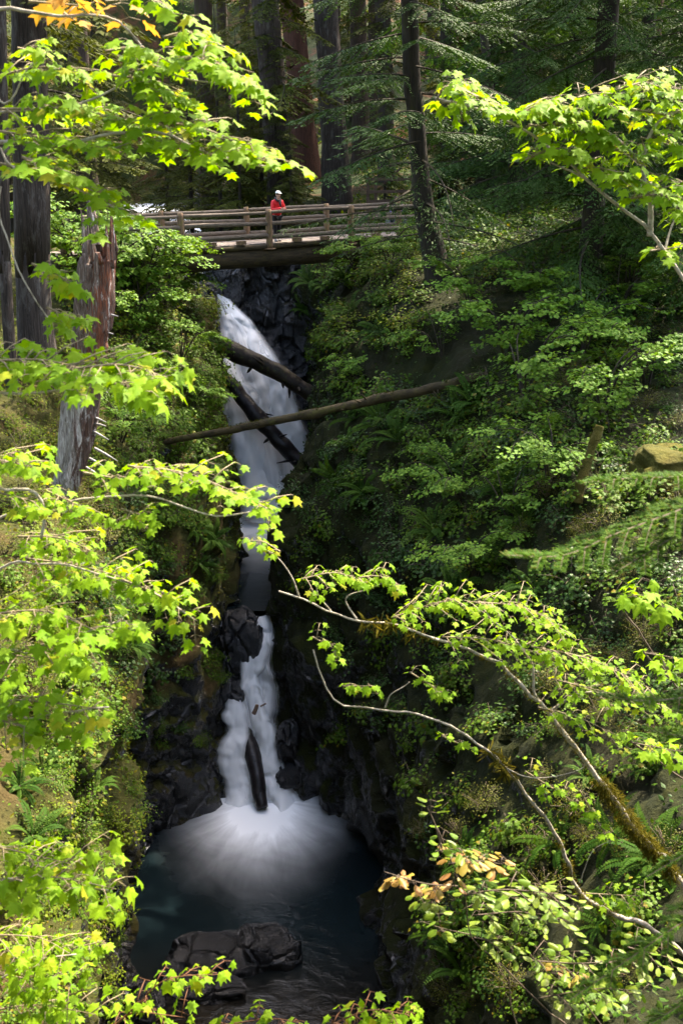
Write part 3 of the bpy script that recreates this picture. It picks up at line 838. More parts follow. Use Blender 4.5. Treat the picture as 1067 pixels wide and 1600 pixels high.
scatter((880,440,1067,720), 46, P_fine + P_broad + P_deep, .6, 1.05, "between the mossy cushion boulder and the big spruce")
scatter((700,350,900,425), 34, P_broad + P_deep, .8, 1.3, "on the bank between the two spruces")
scatter((720,600,880,760), 30, P_deep + P_broad, .55, 1.0, "under the tiered vine maples")
scatter((560,335,780,440), 36, P_light + P_broad, .7, 1.2, "under the slender dark spruce at the bridge end")
scatter((780,330,1067,450), 24, P_deep + P_broad, .8, 1.3, "in the shade under the big spruce boughs")

# ferns
def frond_mesh(seed):
    r = np.random.default_rng(seed); A = Acc()
    n = 24; t = np.linspace(0, 1, n)
    path = np.stack([t * .85, .06 * np.sin(t * 3) * r.normal(0, 1), .42 * np.sin(t * 2.1) - .18 * t ** 2], -1)
    V, T = tube(path, np.linspace(.006, .002, n), 3); A.add(V, T)
    tg = norm(np.gradient(path, axis=0))
    for sd in (-1, 1):
        L = .13 * np.sin(np.pi * np.clip(t * .93 + .07, 0, 1)) ** .6 * (1 - .45 * t)
        d = np.stack([.35 + 0 * t, sd * np.ones(n), -.12 + 0 * t], -1) + r.normal(0, .07, (n, 3))
        V, T, R = leaf_cloud(leaf_arr("dia"), path, d, np.tile([0, 0, 1.0], (n, 1)), L, r.random(n) * .3)
        A.add(V, T, 0, R)
    return A.mesh("frond", [M_fern], False)
FR = [frond_mesh(300 + k) for k in range(3)]
hub_me = np_mesh("fern_crown", *tube(np.array([[0, 0, -.08], [0, 0, .02], [0, 0, .06]]), [.06, .05, .02], 6), [M_browntwig])
def fern(h, n, s, label, group):
    o = link("sword_fern", hub_me, None, h); o.rotation_euler = orient(n, .45); o.scale = (s, s, s)
    m_ = random.randint(9, 13)
    for k in range(m_):
        f = link("frond", FR[k % 3], o)
        f.rotation_euler = (random.uniform(-.2, .2), random.uniform(-.45, .25), 6.283 * k / m_ + random.uniform(-.2, .2))
        q = random.uniform(.7, 1.15); f.scale = (q, q, q)
    tag(o, label, "fern", group)
def ferns(rect, count, smin, smax, label, group, ymax=46):
    k = tr = 0
    while k < count and tr < 400:
        tr += 1
        h, n = hit(rng.uniform(rect[0], rect[2]), rng.uniform(rect[1], rect[3]))
        if h is None or h[1] > ymax: continue
        k += 1; fern(h, n, rng.uniform(smin, smax), label, group)
ferns((520,600,760,780), 9, .9, 1.4, "sword fern arching from the shaded right wall below the long log", "ferns on the right wall below the log")
ferns((680,700,860,1000), 9, .8, 1.3, "sword fern on the shaded right slope below the vine maples", "ferns below the vine maples")
ferns((640,1180,1060,1560), 16, .6, 1.0, "sword fern on the right slope under the leaning maple", "ferns under the leaning maple")
ferns((150,760,340,1050), 9, .6, 1.0, "fern hanging on the dark left wall by the middle pool", "ferns on the left wall")
ferns((20,1100,200,1400), 8, .45, .7, "fern on the sunlit brown cliff above the lower pool", "ferns on the sunlit cliff")
ferns((470,420,560,520), 5, .8, 1.2, "drooping fern on the dark rock right of the upper falls", "ferns right of the upper falls")
for px, py, s in ((706,735,1.6), (625,690,1.4), (600,520,1.3)):
    h, n = hit(px, py)
    if h is not None: fern(h, n, s, "large sword fern spreading on a mossy ledge of the right wall", "large ferns on the right wall")

# ground cover: tiny leaves over the banks, too many to count
def ground_cover(name, Pts, Q, count, mats, dens, size, seed, label):
    r = np.random.default_rng(seed)
    c = Pts[Q].mean(1)
    a = Pts[Q]; nrm = np.cross(a[:, 2] - a[:, 0], a[:, 3] - a[:, 1]); area = np.linalg.norm(nrm, axis=1) / 2; nrm = norm(nrm)
    w = area * dens(c, nrm); w = np.where(w > 0, w, 0)
    k = r.choice(len(c), count, p=w / w.sum())
    f = r.random((count, 2))
    p = (a[k, 0] * ((1 - f[:, 0]) * (1 - f[:, 1]))[:, None] + a[k, 1] * (f[:, 0] * (1 - f[:, 1]))[:, None] + a[k, 2] * (f[:, 0] * f[:, 1])[:, None] + a[k, 3] * ((1 - f[:, 0]) * f[:, 1])[:, None])
    n = nrm[k]
    p = p + n * r.uniform(.0, .13, count)[:, None]
    d = n * .8 + r.normal(0, .6, (count, 3)); d[:, 2] -= .25
    up = n * .5 + np.array([0, 0, .8]) + r.normal(0, .3, (count, 3))
    mi = r.integers(0, len(mats), count)
    A = Acc()
    for m_ in range(len(mats)):
        s = mi == m_
        V, T, R = leaf_cloud(leaf_arr("dia"), p[s], d[s], up[s], size * r.uniform(.5, 1.4, s.sum()), r.random(s.sum()))
        A.add(V, T, m_, R)
    tag(link(name, A.mesh(name, mats, False)), label, "ground cover", None, "stuff")
def dl(c, n):
    v = fbm(c * .7, 3, 5)
    return np.clip((c[:, 2] - np.where(c[:, 1] > 27, 5.5, 3.0)) / 4, 0, 1) * np.clip(.45 + v, 0.02, 1.5) * (c[:, 1] > 9) * (np.abs(c[:, 0]) < 16) * np.where(c[:, 1] < 21, .6, 1)
def dr(c, n):
    v = fbm(c * .7, 3, 9)
    return np.clip((c[:, 2] - 5.0) / 4, 0, 1) * np.where((c[:, 2] > 10.5) & (c[:, 0] > 3), 2.0, 1.0) * np.clip(.35 + v, 0.05, 1.5) * (c[:, 1] > 9) * (np.abs(c[:, 0]) < 16)
ground_cover("ground_cover", LP, LQ, 45000, [M_shrub, M_fine, M_shrub_y], dl, .085, 11, "low leafy ground cover over the left bank and cliff")
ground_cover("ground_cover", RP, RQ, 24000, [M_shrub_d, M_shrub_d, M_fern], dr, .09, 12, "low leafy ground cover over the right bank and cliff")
ground_cover("ground_cover", pf, fq, 45000, [M_shrub_y, M_shrub, M_fern], lambda c, n: (c[:, 1] < 120) * (np.abs(c[:, 0]) < 40) * np.clip(.2 + fbm(c * .3, 3, 2), 0.0, 1) * (np.abs(c[:, 0] + 6.7 + (c[:, 1] - 50) * .2) > 3), .22, 13, "low ferny ground cover on the forest floor")  # sunlit understory patches put into the leaf colour by the yellow-green mix

# ------------------------------------------------------------------ vine maples of the right bank
def vine_proto(seed, nleaf=1500, R=1.9, H=2.6, lsize=.13, leafm=M_vine):
    r = np.random.default_rng(seed)
    tr = Acc(); fo = Acc()
    pos, yd, nr = [], [], []
    for k in range(5):
        a = r.uniform(0, 6.283); L = r.uniform(.7, 1.0)
        path = spline([(0, 0, -.3), (math.cos(a) * .3 * R * L, math.sin(a) * .3 * R * L, H * .5), (math.cos(a) * .75 * R * L, math.sin(a) * .75 * R * L, H * .85 * L), (math.cos(a) * 1.15 * R * L, math.sin(a) * 1.15 * R * L, H * .8 * L)], 14)
        V, T = tube(path, np.linspace(.045, .010, 14), 5); tr.add(V, T)
        for j in range(9):
            b = path[r.integers(4, 14)]; a2 = a + r.normal(0, .9); l2 = r.uniform(.35, .8) * R * .55
            e = b + np.array([math.cos(a2) * l2, math.sin(a2) * l2, r.uniform(-.12, .18)])
            V, T = tube(np.array([b, (b + e) / 2 + [0, 0, .05], e]), [.010, .007, .003], 3); tr.add(V, T)
            m = nleaf // 45
            t = r.uniform(.1, 1.1, m)[:, None]
            side = norm(np.cross(e - b, [0, 0, 1.0]))
            q = b * (1 - t) + e * t + side * r.normal(0, .17, (m, 1)) * R * .5 + np.c_[np.zeros((m, 2)), r.normal(0, .035, m) - .03]
            pos.append(q)
            d = norm(e - b) + r.normal(0, .6, (m, 3)); d[:, 2] = -r.uniform(.05, .55, m)
            yd.append(d); nr.append(np.array([0, 0, 1.0]) + r.normal(0, .25, (m, 3)))
    pos, yd, nr = map(np.concatenate, (pos, yd, nr))
    V, T, Rn = leaf_cloud(leaf_arr("maple_low", seed), pos, yd, nr, lsize * r.uniform(.65, 1.2, len(pos)), r.random(len(pos)))
    fo.add(V, T, 0, Rn)
    return tr.mesh("trunk", [M_deadbr]), fo.mesh("crown", [leafm], False)
VM = [vine_proto(400 + k) for k in range(3)]
VMd = [(VM[k][0], None) for k in range(0)]
def vine_maple(px, py, s, k, label, group=None, Y=None, rz=None):
    h, n = hit(px, py)
    if h is None: return
    o = link("vine_maple", None, None, h)
    o.rotation_euler = orient(n, .72, rz); o.scale = (s, s, s)
    link("trunk", VM[k % 3][0], o); link("crown", VM[k % 3][1], o)
    tag(o, label, "tree", group)
for i, (px, py, s, lab) in enumerate((
    (790,560,.95,"wide vine maple over the upper end of the long mossy log"),
    (740,500,.8,"vine maple beside the foot of the slender dark spruce"),
    (850,500,.95,"vine maple in front of the big spruce's drooping lowest boughs"),
    (900,580,.95,"vine maple uphill of the leaning broken log"),
    (820,640,.9,"vine maple tiered just below the upper end of the long mossy log"),
    (960,520,.9,"vine maple between the big spruce and the sunlit maple's pale limb"),
    (940,660,.85,"vine maple arching right over the leaning broken log"),
    (1010,600,.85,"vine maple above the moss cushioned boulder"),
    (720,780,.62,"low vine maple beside the large fern on the right wall"),
    (800,830,.65,"small vine maple left of the long fir bough's tip"),
    (740,900,.6,"lowest vine maple above the bare maple branch"),
    (860,760,.75,"vine maple at the foot of the leaning broken log"),
    (980,470,.9,"vine maple under the farther right spruce"),
    (690,560,.55,"small vine maple on the dark wall just over the long mossy log"))):
    vine_maple(px, py, s, i, lab, "vine maples on the right bank")
for i, (px, py, s, lab) in enumerate((
    (225,430,.75,"vine maple right under the bridge's left end"),
    (270,470,.7,"vine maple near the left lip of the upper falls"),
    (200,520,.75,"vine maple close beside the upper part of the snag"),
    (285,560,.6,"vine maple overhanging the thick dark log's left end"),
    (240,640,.7,"vine maple above the left end of the long mossy log"),
    (190,690,.6,"vine maple beside the snag's row of dead branch stubs"),
    (195,455,1.15,"tall vine maple hiding the railing's left end"),
    (235,470,1.05,"tall vine maple just in front of the bridge's first post"),
    (160,470,1.1,"vine maple filling the gap between the snag and the bridge"),
    (300,640,.5,"small vine maple hanging over the falls' left edge"))):
    vine_maple(px, py, s, i + 1, lab, "vine maples on the left bank")
for i, (px, py, s, lab) in enumerate((
    (510,450,.55,"small vine maple on the rock lip right of the upper falls"),
    (560,430,.7,"small vine maple under the right part of the bridge log"),
    (610,420,.7,"small vine maple at the bridge's right abutment"),
    (560,590,.45,"small vine maple where the thick dark log meets the right wall"))):
    vine_maple(px, py, s, i, lab, "small vine maples by the upper falls")

for i, (px, Y, sc_, lab) in enumerate(((150,34.6,1.25,"tall vine maple close behind the broken top of the snag"), (186,35.2,1.3,"vine maple covering the far left of the bridge railing"), (218,35.3,1.2,"vine maple covering the deck left of the first clear post"), (248,35.8,1.1,"vine maple reaching up to the first clear bridge post"), (120,35.5,1.3,"vine maple between the massive trunk and the snag"))):
    q = P(px, 385, Y); q[2] = ground(q[0], Y, 18)
    o = link("vine_maple", None, None, q); o.rotation_euler = (0, 0, i * 1.9); o.scale = (sc_ * .8, sc_ * .8, sc_)
    link("trunk", VM[i % 3][0], o); link("crown", VM[i % 3][1], o); tag(o, lab, "tree", "vine maples on the left bank")
# ------------------------------------------------------------------ conifers
def diamonds(base, d, nrm, L, wfac):
    V0 = np.array([(0, 0, 0), (wfac, .45, -.02), (0, 1, -.06), (-wfac, .45, -.02)])
    return leaf_cloud((V0, np.array([[0, 1, 2], [0, 2, 3]])), base, d, nrm, L, np.random.default_rng(len(base)).random(len(base)) * .6)

def bough(r, L=3.2, nsec=16, ntert=9, droop=.22, blade=.17, wfac=.16, wood=True, lift=.0, spread=.42):
    """one conifer branch along +X: axis, side twigs, needle sprays"""
    ax_n = 9
    t = np.linspace(0, 1, ax_n)
    axis = np.stack([L * t, L * .05 * np.sin(3 * t + r.uniform(0, 6)), L * (lift * t - droop * t ** 1.7)], -1)
    A = Acc()
    if wood:
        V, T = tube(axis, np.linspace(.030, .005, ax_n) * L / 3, 4); A.add(V, T, 1)
    ts = np.repeat(np.linspace(.14, .985, nsec), 2); side = np.tile([-1, 1], nsec)
    ts = np.clip(ts + r.normal(0, .012, len(ts)), .05, 1)
    b = np.stack([np.interp(ts, t, axis[:, k]) for k in range(3)], -1)
    l = L * spread * (1 - ts) ** .75 * np.clip(ts * 4, .4, 1) * r.uniform(.65, 1.2, len(ts)) + .06 * L
    ang = np.radians(r.normal(52, 8, len(ts)))
    d = np.stack([np.cos(ang), side * np.sin(ang), -.18 - .25 * r.random(len(ts))], -1)
    pb, pd, pl = [], [], []
    for i in range(len(ts)):
        m = max(3, int(ntert * l[i] / (L * spread) + 3))
        s = np.linspace(.05, 1, m)
        c = b[i] + d[i] * (s * l[i])[:, None]; c[:, 2] -= .22 * l[i] * s ** 2
        for sd in (-1, 1):
            a2 = np.arctan2(d[i, 1], d[i, 0]) + sd * r.normal(.75, .15, m)
            pb.append(c); pd.append(np.stack([np.cos(a2), np.sin(a2), -.30 - .3 * r.random(m)], -1))
            pl.append(blade * r.uniform(.6, 1.25, m) * (1.1 - .5 * s))
        pb.append(c[-1:]); pd.append(d[i:i + 1]); pl.append(np.array([blade * 1.1]))
    pb, pd, pl = map(np.concatenate, (pb, pd, pl))
    nn_ = np.array([0, 0, 1.0]) + r.normal(0, .28, pb.shape)
    V, T, R = diamonds(pb, pd, nn_, pl, wfac)
    A.add(V, T, 0, R)
    return np.concatenate(A.V), np.concatenate(A.F), np.concatenate(A.M), np.concatenate(A.R)

def crown_mesh(seed, zlo, zhi, nb, Lmax, Lmin, needle, wood, hi=False, azbias=None, dead_below=None, shape=.8, curve=None):
    r = np.random.default_rng(seed); A = Acc()
    lib = [bough(r, 3.2, 20 if hi else 13, 14 if hi else 7, r.uniform(.14, .32), .15 if hi else .26, .17 if hi else .20) for _ in range(5)]
    for k in range(nb):
        f = (k + r.random()) / nb
        z = zlo + (zhi - zlo) * f
        L = (Lmin + (Lmax - Lmin) * (1 - f) ** shape) * r.uniform(.7, 1.1)
        az = k * 2.4 + r.normal(0, .4)
        V, F, M_, R_ = lib[r.integers(5)]
        s = L / 3.2
        ca, sa = math.cos(az), math.sin(az); pt = r.normal(.05, .12)
        cp, sp_ = math.cos(pt), math.sin(pt)
        Q = V * s * np.array([1, r.choice([-1, 1]), 1])
        Q = np.stack([Q[:, 0] * cp + Q[:, 2] * sp_, Q[:, 1], -Q[:, 0] * sp_ + Q[:, 2] * cp], -1)
        Q = np.stack([Q[:, 0] * ca - Q[:, 1] * sa, Q[:, 0] * sa + Q[:, 1] * ca, Q[:, 2] + z], -1)
        if curve is not None: Q[:, :2] += curve(z)
        if dead_below is not None and z < dead_below:
            keep = (M_ == 1) | (r.random(len(F)) < .25)
        else: keep = np.ones(len(F), bool)
        A.V.append(Q); A.F.append(F[keep] + A.n); A.M.append(M_[keep]); A.R.append(np.mod(R_ + r.random() * .4, 1)); A.n += len(Q)
    return A.mesh("crown", [needle, wood], False)

def trunk_mesh(name, path, rad, mat, seg=18, amp=.10, seed=0, flare=.5):
    p = spline(path, 60); n = len(p)
    t = np.linspace(0, 1, n)
    r0 = np.interp(t, np.linspace(0, 1, len(rad)), rad)
    h = np.linalg.norm(p - p[0], axis=1)
    r0 = r0 * (1 + flare * np.exp(-h / (1.6 * rad[0] * 2)))
    V, T = tube(p, r0, seg)
    c = np.vstack([np.repeat(p, seg, 0), p[:1], p[-1:]])
    d = V - c
    th = np.arctan2(d[:, 1], d[:, 0])
    k = vnoise(np.stack([np.cos(th) * 4, np.sin(th) * 4, V[:, 2] * .5], -1), seed) * amp + vnoise(np.stack([np.cos(th) * 9, np.sin(th) * 9, V[:, 2] * 1.2], -1), seed + 3) * amp * .5
    return np_mesh(name, c + d * (1 + k)[:, None], T, [mat])

FAR_CROWNS = [crown_mesh(500 + k, (7, 13, 17)[k], 40, (70, 62, 56)[k], 4.4, .8, M_needle_far, M_deadbr) for k in range(3)]
FAR_TRUNKS = [trunk_mesh("trunk", [(0, 0, -.6), (.05, 0, 10), (0, .1, 25), (0, 0, 41)], [.55, .48, .32, .06], [M_bark, M_bark_red, M_bark][k], 16, .12, 60 + k) for k in range(3)]
UND_CROWNS = [crown_mesh(520 + k, .8, 11, 60, 2.8, .3, M_needle_far, M_deadbr) for k in range(2)]
UND_TRUNK = trunk_mesh("trunk", [(0, 0, -.4), (.05, 0, 5), (0, 0, 11.2)], [.11, .08, .015], M_bark_dark, 8, .06, 66)

def conifer(name, x, y, s, crown, trunk, label, group, z=None):
    o = link(name, None, None, (x, y, (ground(x, y) if z is None else z)))
    o.scale = (s, s, s); o.rotation_euler.z = random.uniform(0, 6.28)
    link("trunk", trunk, o); link("crown", crown, o)
    return tag(o, label, "tree", group)

# trees whose trunks the photograph shows one by one
def big_trunk_tree(pts, Y, wpx, mat, label, crown_k, top=42, lean_top=None, name="conifer_tree", grp=None, hide_crown=False):
    """pts: (px, py) from base to the top edge of the picture"""
    q = [P(px, py, Y) for px, py in pts]
    base = q[0].copy(); base[2] = ground(base[0], base[1]) - .2 if abs(ground(base[0], base[1]) - base[2]) < 3 else base[2]
    r_ = wpx / 2 / 1750 * Y
    o = link(name, None, None, base)
    d = norm(q[-1] - q[0]); end = q[-1] + d * max(2, (top - (q[-1][2] - base[2])) / max(d[2], .3))
    loc = [np.zeros(3) - np.array([0, 0, .5])] + [p - base for p in q[1:]] + [end - base]
    zt = np.array([0] + [p[2] for p in loc[1:]])
    link("trunk", trunk_mesh("trunk", loc, [r_ * 1.05, r_, r_ * .93, r_ * .5, .05], mat, 22, .10, int(pts[0][0])), o)
    if not hide_crown:
        c = link("crown", FAR_CROWNS[crown_k % 3], o); c.rotation_euler.z = pts[0][0]; c.location = (loc[1][0] * .6, loc[1][1] * .6, 0)
    tag(o, label, "tree", grp)
    return o
big_trunk_tree([(448,332),(428,160),(414,0)], 58, 38, M_bark_grey, "thick furrowed grey conifer trunk rising behind the person in red", 0)
big_trunk_tree([(478,268),(468,120),(456,0)], 72, 34, M_bark_red, "red barked cedar standing on the root covered bank", 1)
big_trunk_tree([(530,322),(518,160),(508,0)], 62, 36, M_bark_grey, "broad pale grey conifer trunk right of the root covered bank", 2)
big_trunk_tree([(566,262),(562,120),(558,0)], 76, 24, M_bark, "slim brown conifer trunk behind the wooden stair rail", 1)
big_trunk_tree([(604,262),(602,120),(598,0)], 70, 22, M_bark_grey, "mottled grey conifer trunk close to the dark spruce", 0)
big_trunk_tree([(54,535),(52,400),(50,240)], 30, 50, M_bark_grey, "massive grey barked trunk with lichen behind the broken snag", 0, 40)
big_trunk_tree([(10,520),(8,400),(5,240)], 28.5, 18, M_bark_grey, "narrow grey trunk beside the massive lichen covered trunk", 1, 38)
big_trunk_tree([(330,345),(322,160),(318,0)], 78, 26, M_bark, "dark conifer trunk behind the left half of the bridge", 2)
big_trunk_tree([(700,300),(705,150),(700,0)], 66, 24, M_bark_dark, "dark trunk deep in the forest right of the spruce", 0)
big_trunk_tree([(786,385),(765,150),(750,0)], 52, 13, M_bark_dark, "slender dark trunk between the two spruces", 1, 22)

# the forest behind
pts = []
for k in range(1200):
    y = rng.uniform(56, 128); x = rng.uniform(-.45 * y, .48 * y)
    if abs(x + 6.7 + (y - 50) * .2) < 3.2 + (y - 50) * .07: continue
    px = 533 + x / y * 1760
    if y < 75 and 380 < px < 640: continue
    if 160 < px < 300 and y < 108: continue
    if all((x - a) ** 2 + (y - b) ** 2 > 4.6 ** 2 for a, b in pts): pts.append((x, y))
    if len(pts) >= 62: break
for k, (x, y) in enumerate(pts):
    conifer("conifer_tree", x, y, rng.uniform(.85, 1.15), FAR_CROWNS[k % 3], FAR_TRUNKS[(k // 2) % 3], "tall dark conifer of the forest beyond the bridge", "conifers of the forest beyond the bridge")
pts2 = []
for k in range(1500):
    y = rng.uniform(54, 104); x = rng.uniform(-.42 * y, .45 * y)
    if abs(x + 6.7 + (y - 50) * .2) < 3.4 + (y - 50) * .06: continue
    px = 533 + x / y * 1760
    if y < 82 and 455 < px < 640: continue
    if 185 < px < 275 and y < 110: continue
    if all((x - a) ** 2 + (y - b) ** 2 > 2.3 ** 2 for a, b in pts2): pts2.append((x, y))
    if len(pts2) >= 95: break
for k, (x, y) in enumerate(pts2):
    conifer("young_hemlock", x, y, rng.uniform(.55, 1.25), UND_CROWNS[k % 2], UND_TRUNK, "young hemlock with drooping sprays under the tall conifers", "young hemlocks of the forest beyond the bridge")

# the dark spruce at the right end of the bridge
A_base = P(692, 446, 36.0); A_base[2] = ground(A_base[0], A_base[1]) - .1
A_pts = [P(692, 446, 36.0), P(676, 385, 36.0), P(662, 320, 36.0), P(650, 180, 36.0), P(640, 0, 36.0)]
sp = link("spruce_tree", None, None, A_base)
loc = [np.array([0, 0, -.5])] + [p - A_base for p in A_pts[1:]] + [P(632, -160, 36.0) - A_base + np.array([-.3, 0, 14.0])]
link("trunk", trunk_mesh("trunk", loc, [.36, .27, .25, .23, .20, .04], M_bark_dark, 16, .08, 91, .6), sp)
cz = np.array([l[2] for l in loc]); cxs = np.array([l[0] for l in loc])
curve = lambda z: np.array([np.interp(z, cz, cxs), 0.0])
link("crown", crown_mesh(540, 1.2, 22, 84, 4.6, .5, M_needle, M_deadbr, True, None, 4.0, .7, curve), sp)
tag(sp, "slender dark spruce with drooping mossy branches at the right end of the bridge", "tree")

def spruce(px, py, Y, s, seed, label, zlo=1.0, H=26, L=5.2, nb=95, crown=None):
    b = P(px, py, Y); b[2] = ground(b[0], b[1]) - .1
    o = link("spruce_tree", None, None, b); o.scale = (s, s, s)
    link("trunk", trunk_mesh("trunk", [(0, 0, -.5), (.05, 0, H * .3), (0, 0, H)], [.32, .26, .03], M_bark_dark, 16, .08, seed, .6), o)
    link("crown", crown_mesh(seed, zlo, H, nb, L, .4, M_needle, M_deadbr, True) if crown is None else crown, o)
    tag(o, label, "tree")
    return o
spB = spruce(918, 440, 33, 1.0, 560, "big spruce with wide drooping dark boughs above the vine maples", 1.2, 26, 4.8, 140)
cB = [c for c in spB.children if c.name.startswith("crown")][0].data
for i, (px, py, Y, s, lab) in enumerate(((1060, 400, 39, 1.0, "dark spruce farther right behind the sunlit maple branch"), (800, 380, 47, .95, "spruce in deep shade between the slender trunk and the big spruce"), (985, 380, 50, 1.1, "spruce standing deep in shade behind the big spruce"), (760, 350, 56, 1.0, "spruce filling the gap right of the slender dark spruce"), (880, 370, 58, 1.1, "spruce half hidden behind the big spruce's trunk"), (1090, 420, 31, .8, "small spruce at the root of the sunlit maple limb"))):
    o = spruce(px, py, Y, s, 570 + i, lab, crown=cB); o.rotation_euler.z = 1.3 + i * 1.7
# left bank hemlocks
for i, (px, py, Y, s, lab) in enumerate(((345, 335, 60, 1.1, "drooping hemlock behind the left bridge railing"), (120, 300, 48, 1.2, "hemlock with feathery boughs behind the top of the snag"), (20, 330, 44, 1.2, "hemlock behind the massive lichen covered trunk"), (395, 330, 66, 1.0, "young hemlock left of the thick furrowed trunk"), (300, 335, 68, 1.25, "hemlock overhanging the river behind the bridge"), (262, 330, 74, 1.3, "hemlock with brownish sprays beyond the far river bank"), (375, 330, 56, .9, "low hemlock close behind the person's railing"), (160, 320, 62, 1.4, "tall hemlock behind the orange maple leaves"), (600, 335, 54, .75, "little hemlock beside the wooden stair railing"))):
    b = P(px, py, Y)
    o = conifer("hemlock_tree", b[0], Y, s, UND_CROWNS[i % 2], UND_TRUNK, lab, None)

# ------------------------------------------------------------------ log bridge
M_railwood = barkmat("weathered_rail_wood", (.045, .033, .024), (.16, .125, .095), 5, (.06, .05, .025), (6, 40, 40), .75, .3)
M_postwood = barkmat("brown_post_wood", (.07, .04, .022), (.20, .125, .075), 6, (.17, .13, .035), (30, 30, 5), .8, .3)
M_deck = barkmat("deck_plank", (.12, .09, .07), (.24, .20, .165), None, None, (6, 40, 40), .8, .3)
M_stringer = barkmat("mossy_stringer_log", (.012, .009, .005), (.055, .038, .018), 2.0, (.06, .045, .012), (2.5, 18, 18), .85, .5)
B0 = P(285, 388, 37.5); B1 = P(620, 368, 41.5)
bx = B1 - B0; blen = np.linalg.norm(bx); bdir = bx / blen
bang = math.atan2(bx[1], bx[0]); slope = math.atan2(bx[2], math.hypot(bx[0], bx[1]))
bridge = link("footbridge", None, None, B0)
bridge.rotation_euler = (0, -slope, bang)
tag(bridge, "log footbridge with round pole railings crossing the gorge above the falls", "bridge")
# local frame: x along the bridge, y across (away from the camera), z up; deck top at z = 0
def blog(name, x0, x1, y, z, r, mat, seed, seg=10, amp=.05, parent=bridge, taper=.93):
    n = 40
    xs = np.linspace(x0, x1, n)
    p = np.stack([xs, y + .03 * np.sin(xs * .9 + seed), z + .025 * np.sin(xs * .7 + seed * 2)], -1)
    V, T = tube(p, np.linspace(r, r * taper, n), seg, amp, seed, 2.5)
    return link(name, np_mesh(name, V, T, [mat]), parent)
XL, XR = -4.2, 11.6
blog("stringer_log", -4.4, 11.0, .28, -.50, .36, M_stringer, 3, 20, .05)
blog("stringer_log", -4.4, 11.0, 1.45, -.50, .36, M_stringer, 5, 20, .05)
blog("curb_log", XL, XR, .0, -.10, .09, M_stringer, 8)
plank = np_mesh("plank", np.array([(x, y, z) for x in (-.13, .13) for y in (-.02, 1.8) for z in (-.06, 0)]),
                np.array([(0, 1, 3, 2), (4, 6, 7, 5), (0, 4, 5, 1), (2, 3, 7, 6), (0, 2, 6, 4), (1, 5, 7, 3)]), [M_deck], None, False)
k = 0
x = XL
while x < XR:
    o = link("plank", plank, bridge, (x, .02 + random.uniform(-.03, .03), random.uniform(-.006, .006))); x += .275
    k += 1
PX = [-4.0, -.02, 3.2, 6.45, 9.6]
for y_, sgn in ((-.06, -1), (1.86, 1)):
    for i, px_ in enumerate(PX):
        p = np.stack([np.full(12, px_), np.full(12, y_), np.linspace(-.16, 1.15, 12)], -1)
        V, T = tube(p, np.r_[.115, np.full(9, .115), .112, .09], 12, .05, i + 7)
        post = link("post", np_mesh("post", V, T, [M_postwood]), bridge)
        V, T = tube(np.array([[px_, y_ - .10 * 0 - sgn * .0, -.20], [px_, y_, -.16]]), [.26, .24], 4)
        link("post_base", np_mesh("post_base", V, T, [M_postwood]), post)
    for z_, r_, nm in ((1.05, .062, "top_rail"), (.68, .075, "middle_rail"), (.28, .085, "lower_rail")):
        # two poles side by side, cut at each post
        for a, b in zip(PX[:-1], PX[1:]):
            blog(nm, a + .05, b - .05, y_ - .0, z_ - (.0 if nm != "lower_rail" else .03), r_, M_railwood, int(a * 7 + z_ * 10) % 31 + 1)
    for a, b in zip(PX[:-1], PX[1:]):
        for f in (.33, .67):
            V = np.array([(x_, q, z_) for x_ in (-.16, .16) for q in (-.08, .08) for z_ in (0, .12)]) + np.array([a + (b - a) * f, y_ - sgn * .02, .01])
            link("spacer_block", np_mesh("spacer_block", V, np.array([(0, 1, 3, 2), (4, 6, 7, 5), (0, 4, 5, 1), (2, 3, 7, 6), (0, 2, 6, 4), (1, 5, 7, 3)]), [M_postwood], None, False), bridge)

# wooden stair rail on the far bank
def board(parent, name, a, b, w, t, mat):
    a = np.array(a); b = np.array(b); d = norm(b - a)
    u = norm(np.cross(d, [0, 1.0, 0])) * w / 2; v = np.array([0, t / 2, 0])
    V = np.array([a + u + v, a + u - v, a - u - v, a - u + v, b + u + v, b + u - v, b - u - v, b - u + v])
    return link(name, np_mesh(name, V, np.array([(0, 1, 2, 3), (7, 6, 5, 4), (0, 4, 5, 1), (1, 5, 6, 2), (2, 6, 7, 3), (3, 7, 4, 0)]), [mat], None, False), parent)
RY = 50.0
rb = P(610, 335, RY); rb[2] = ground(rb[0], rb[1])
rail = link("stair_railing", None, None, rb)
tag(rail, "brown wooden stair railing on the far bank beyond the bridge", "railing")
M_board = barkmat("brown_board", (.035, .022, .014), (.085, .052, .034), None, None, (8, 8, 30), .8, .3)
zb = rb[2]
for px_ in (575, 587, 650):
    t_ = P(px_, 277, RY) - rb
    board(rail, "post", (t_[0], 0, -.3), (t_[0], 0, t_[2] + .05), .14, .14, M_board)
for y0, y1 in ((280, 280), (300, 298), (315, 312)):
    a = P(572, y0, RY) - rb; b = P(656, y1, RY) - rb
    board(rail, "rail", (a[0], -.09, a[2]), (b[0], -.09, b[2]), .13, .05, M_board)
a = P(600, 287, RY) - rb; b = P(626, 262, RY + .6) - rb
board(rail, "handrail", (a[0], .2, a[2]), (b[0], .2, b[2]), .09, .06, M_board)

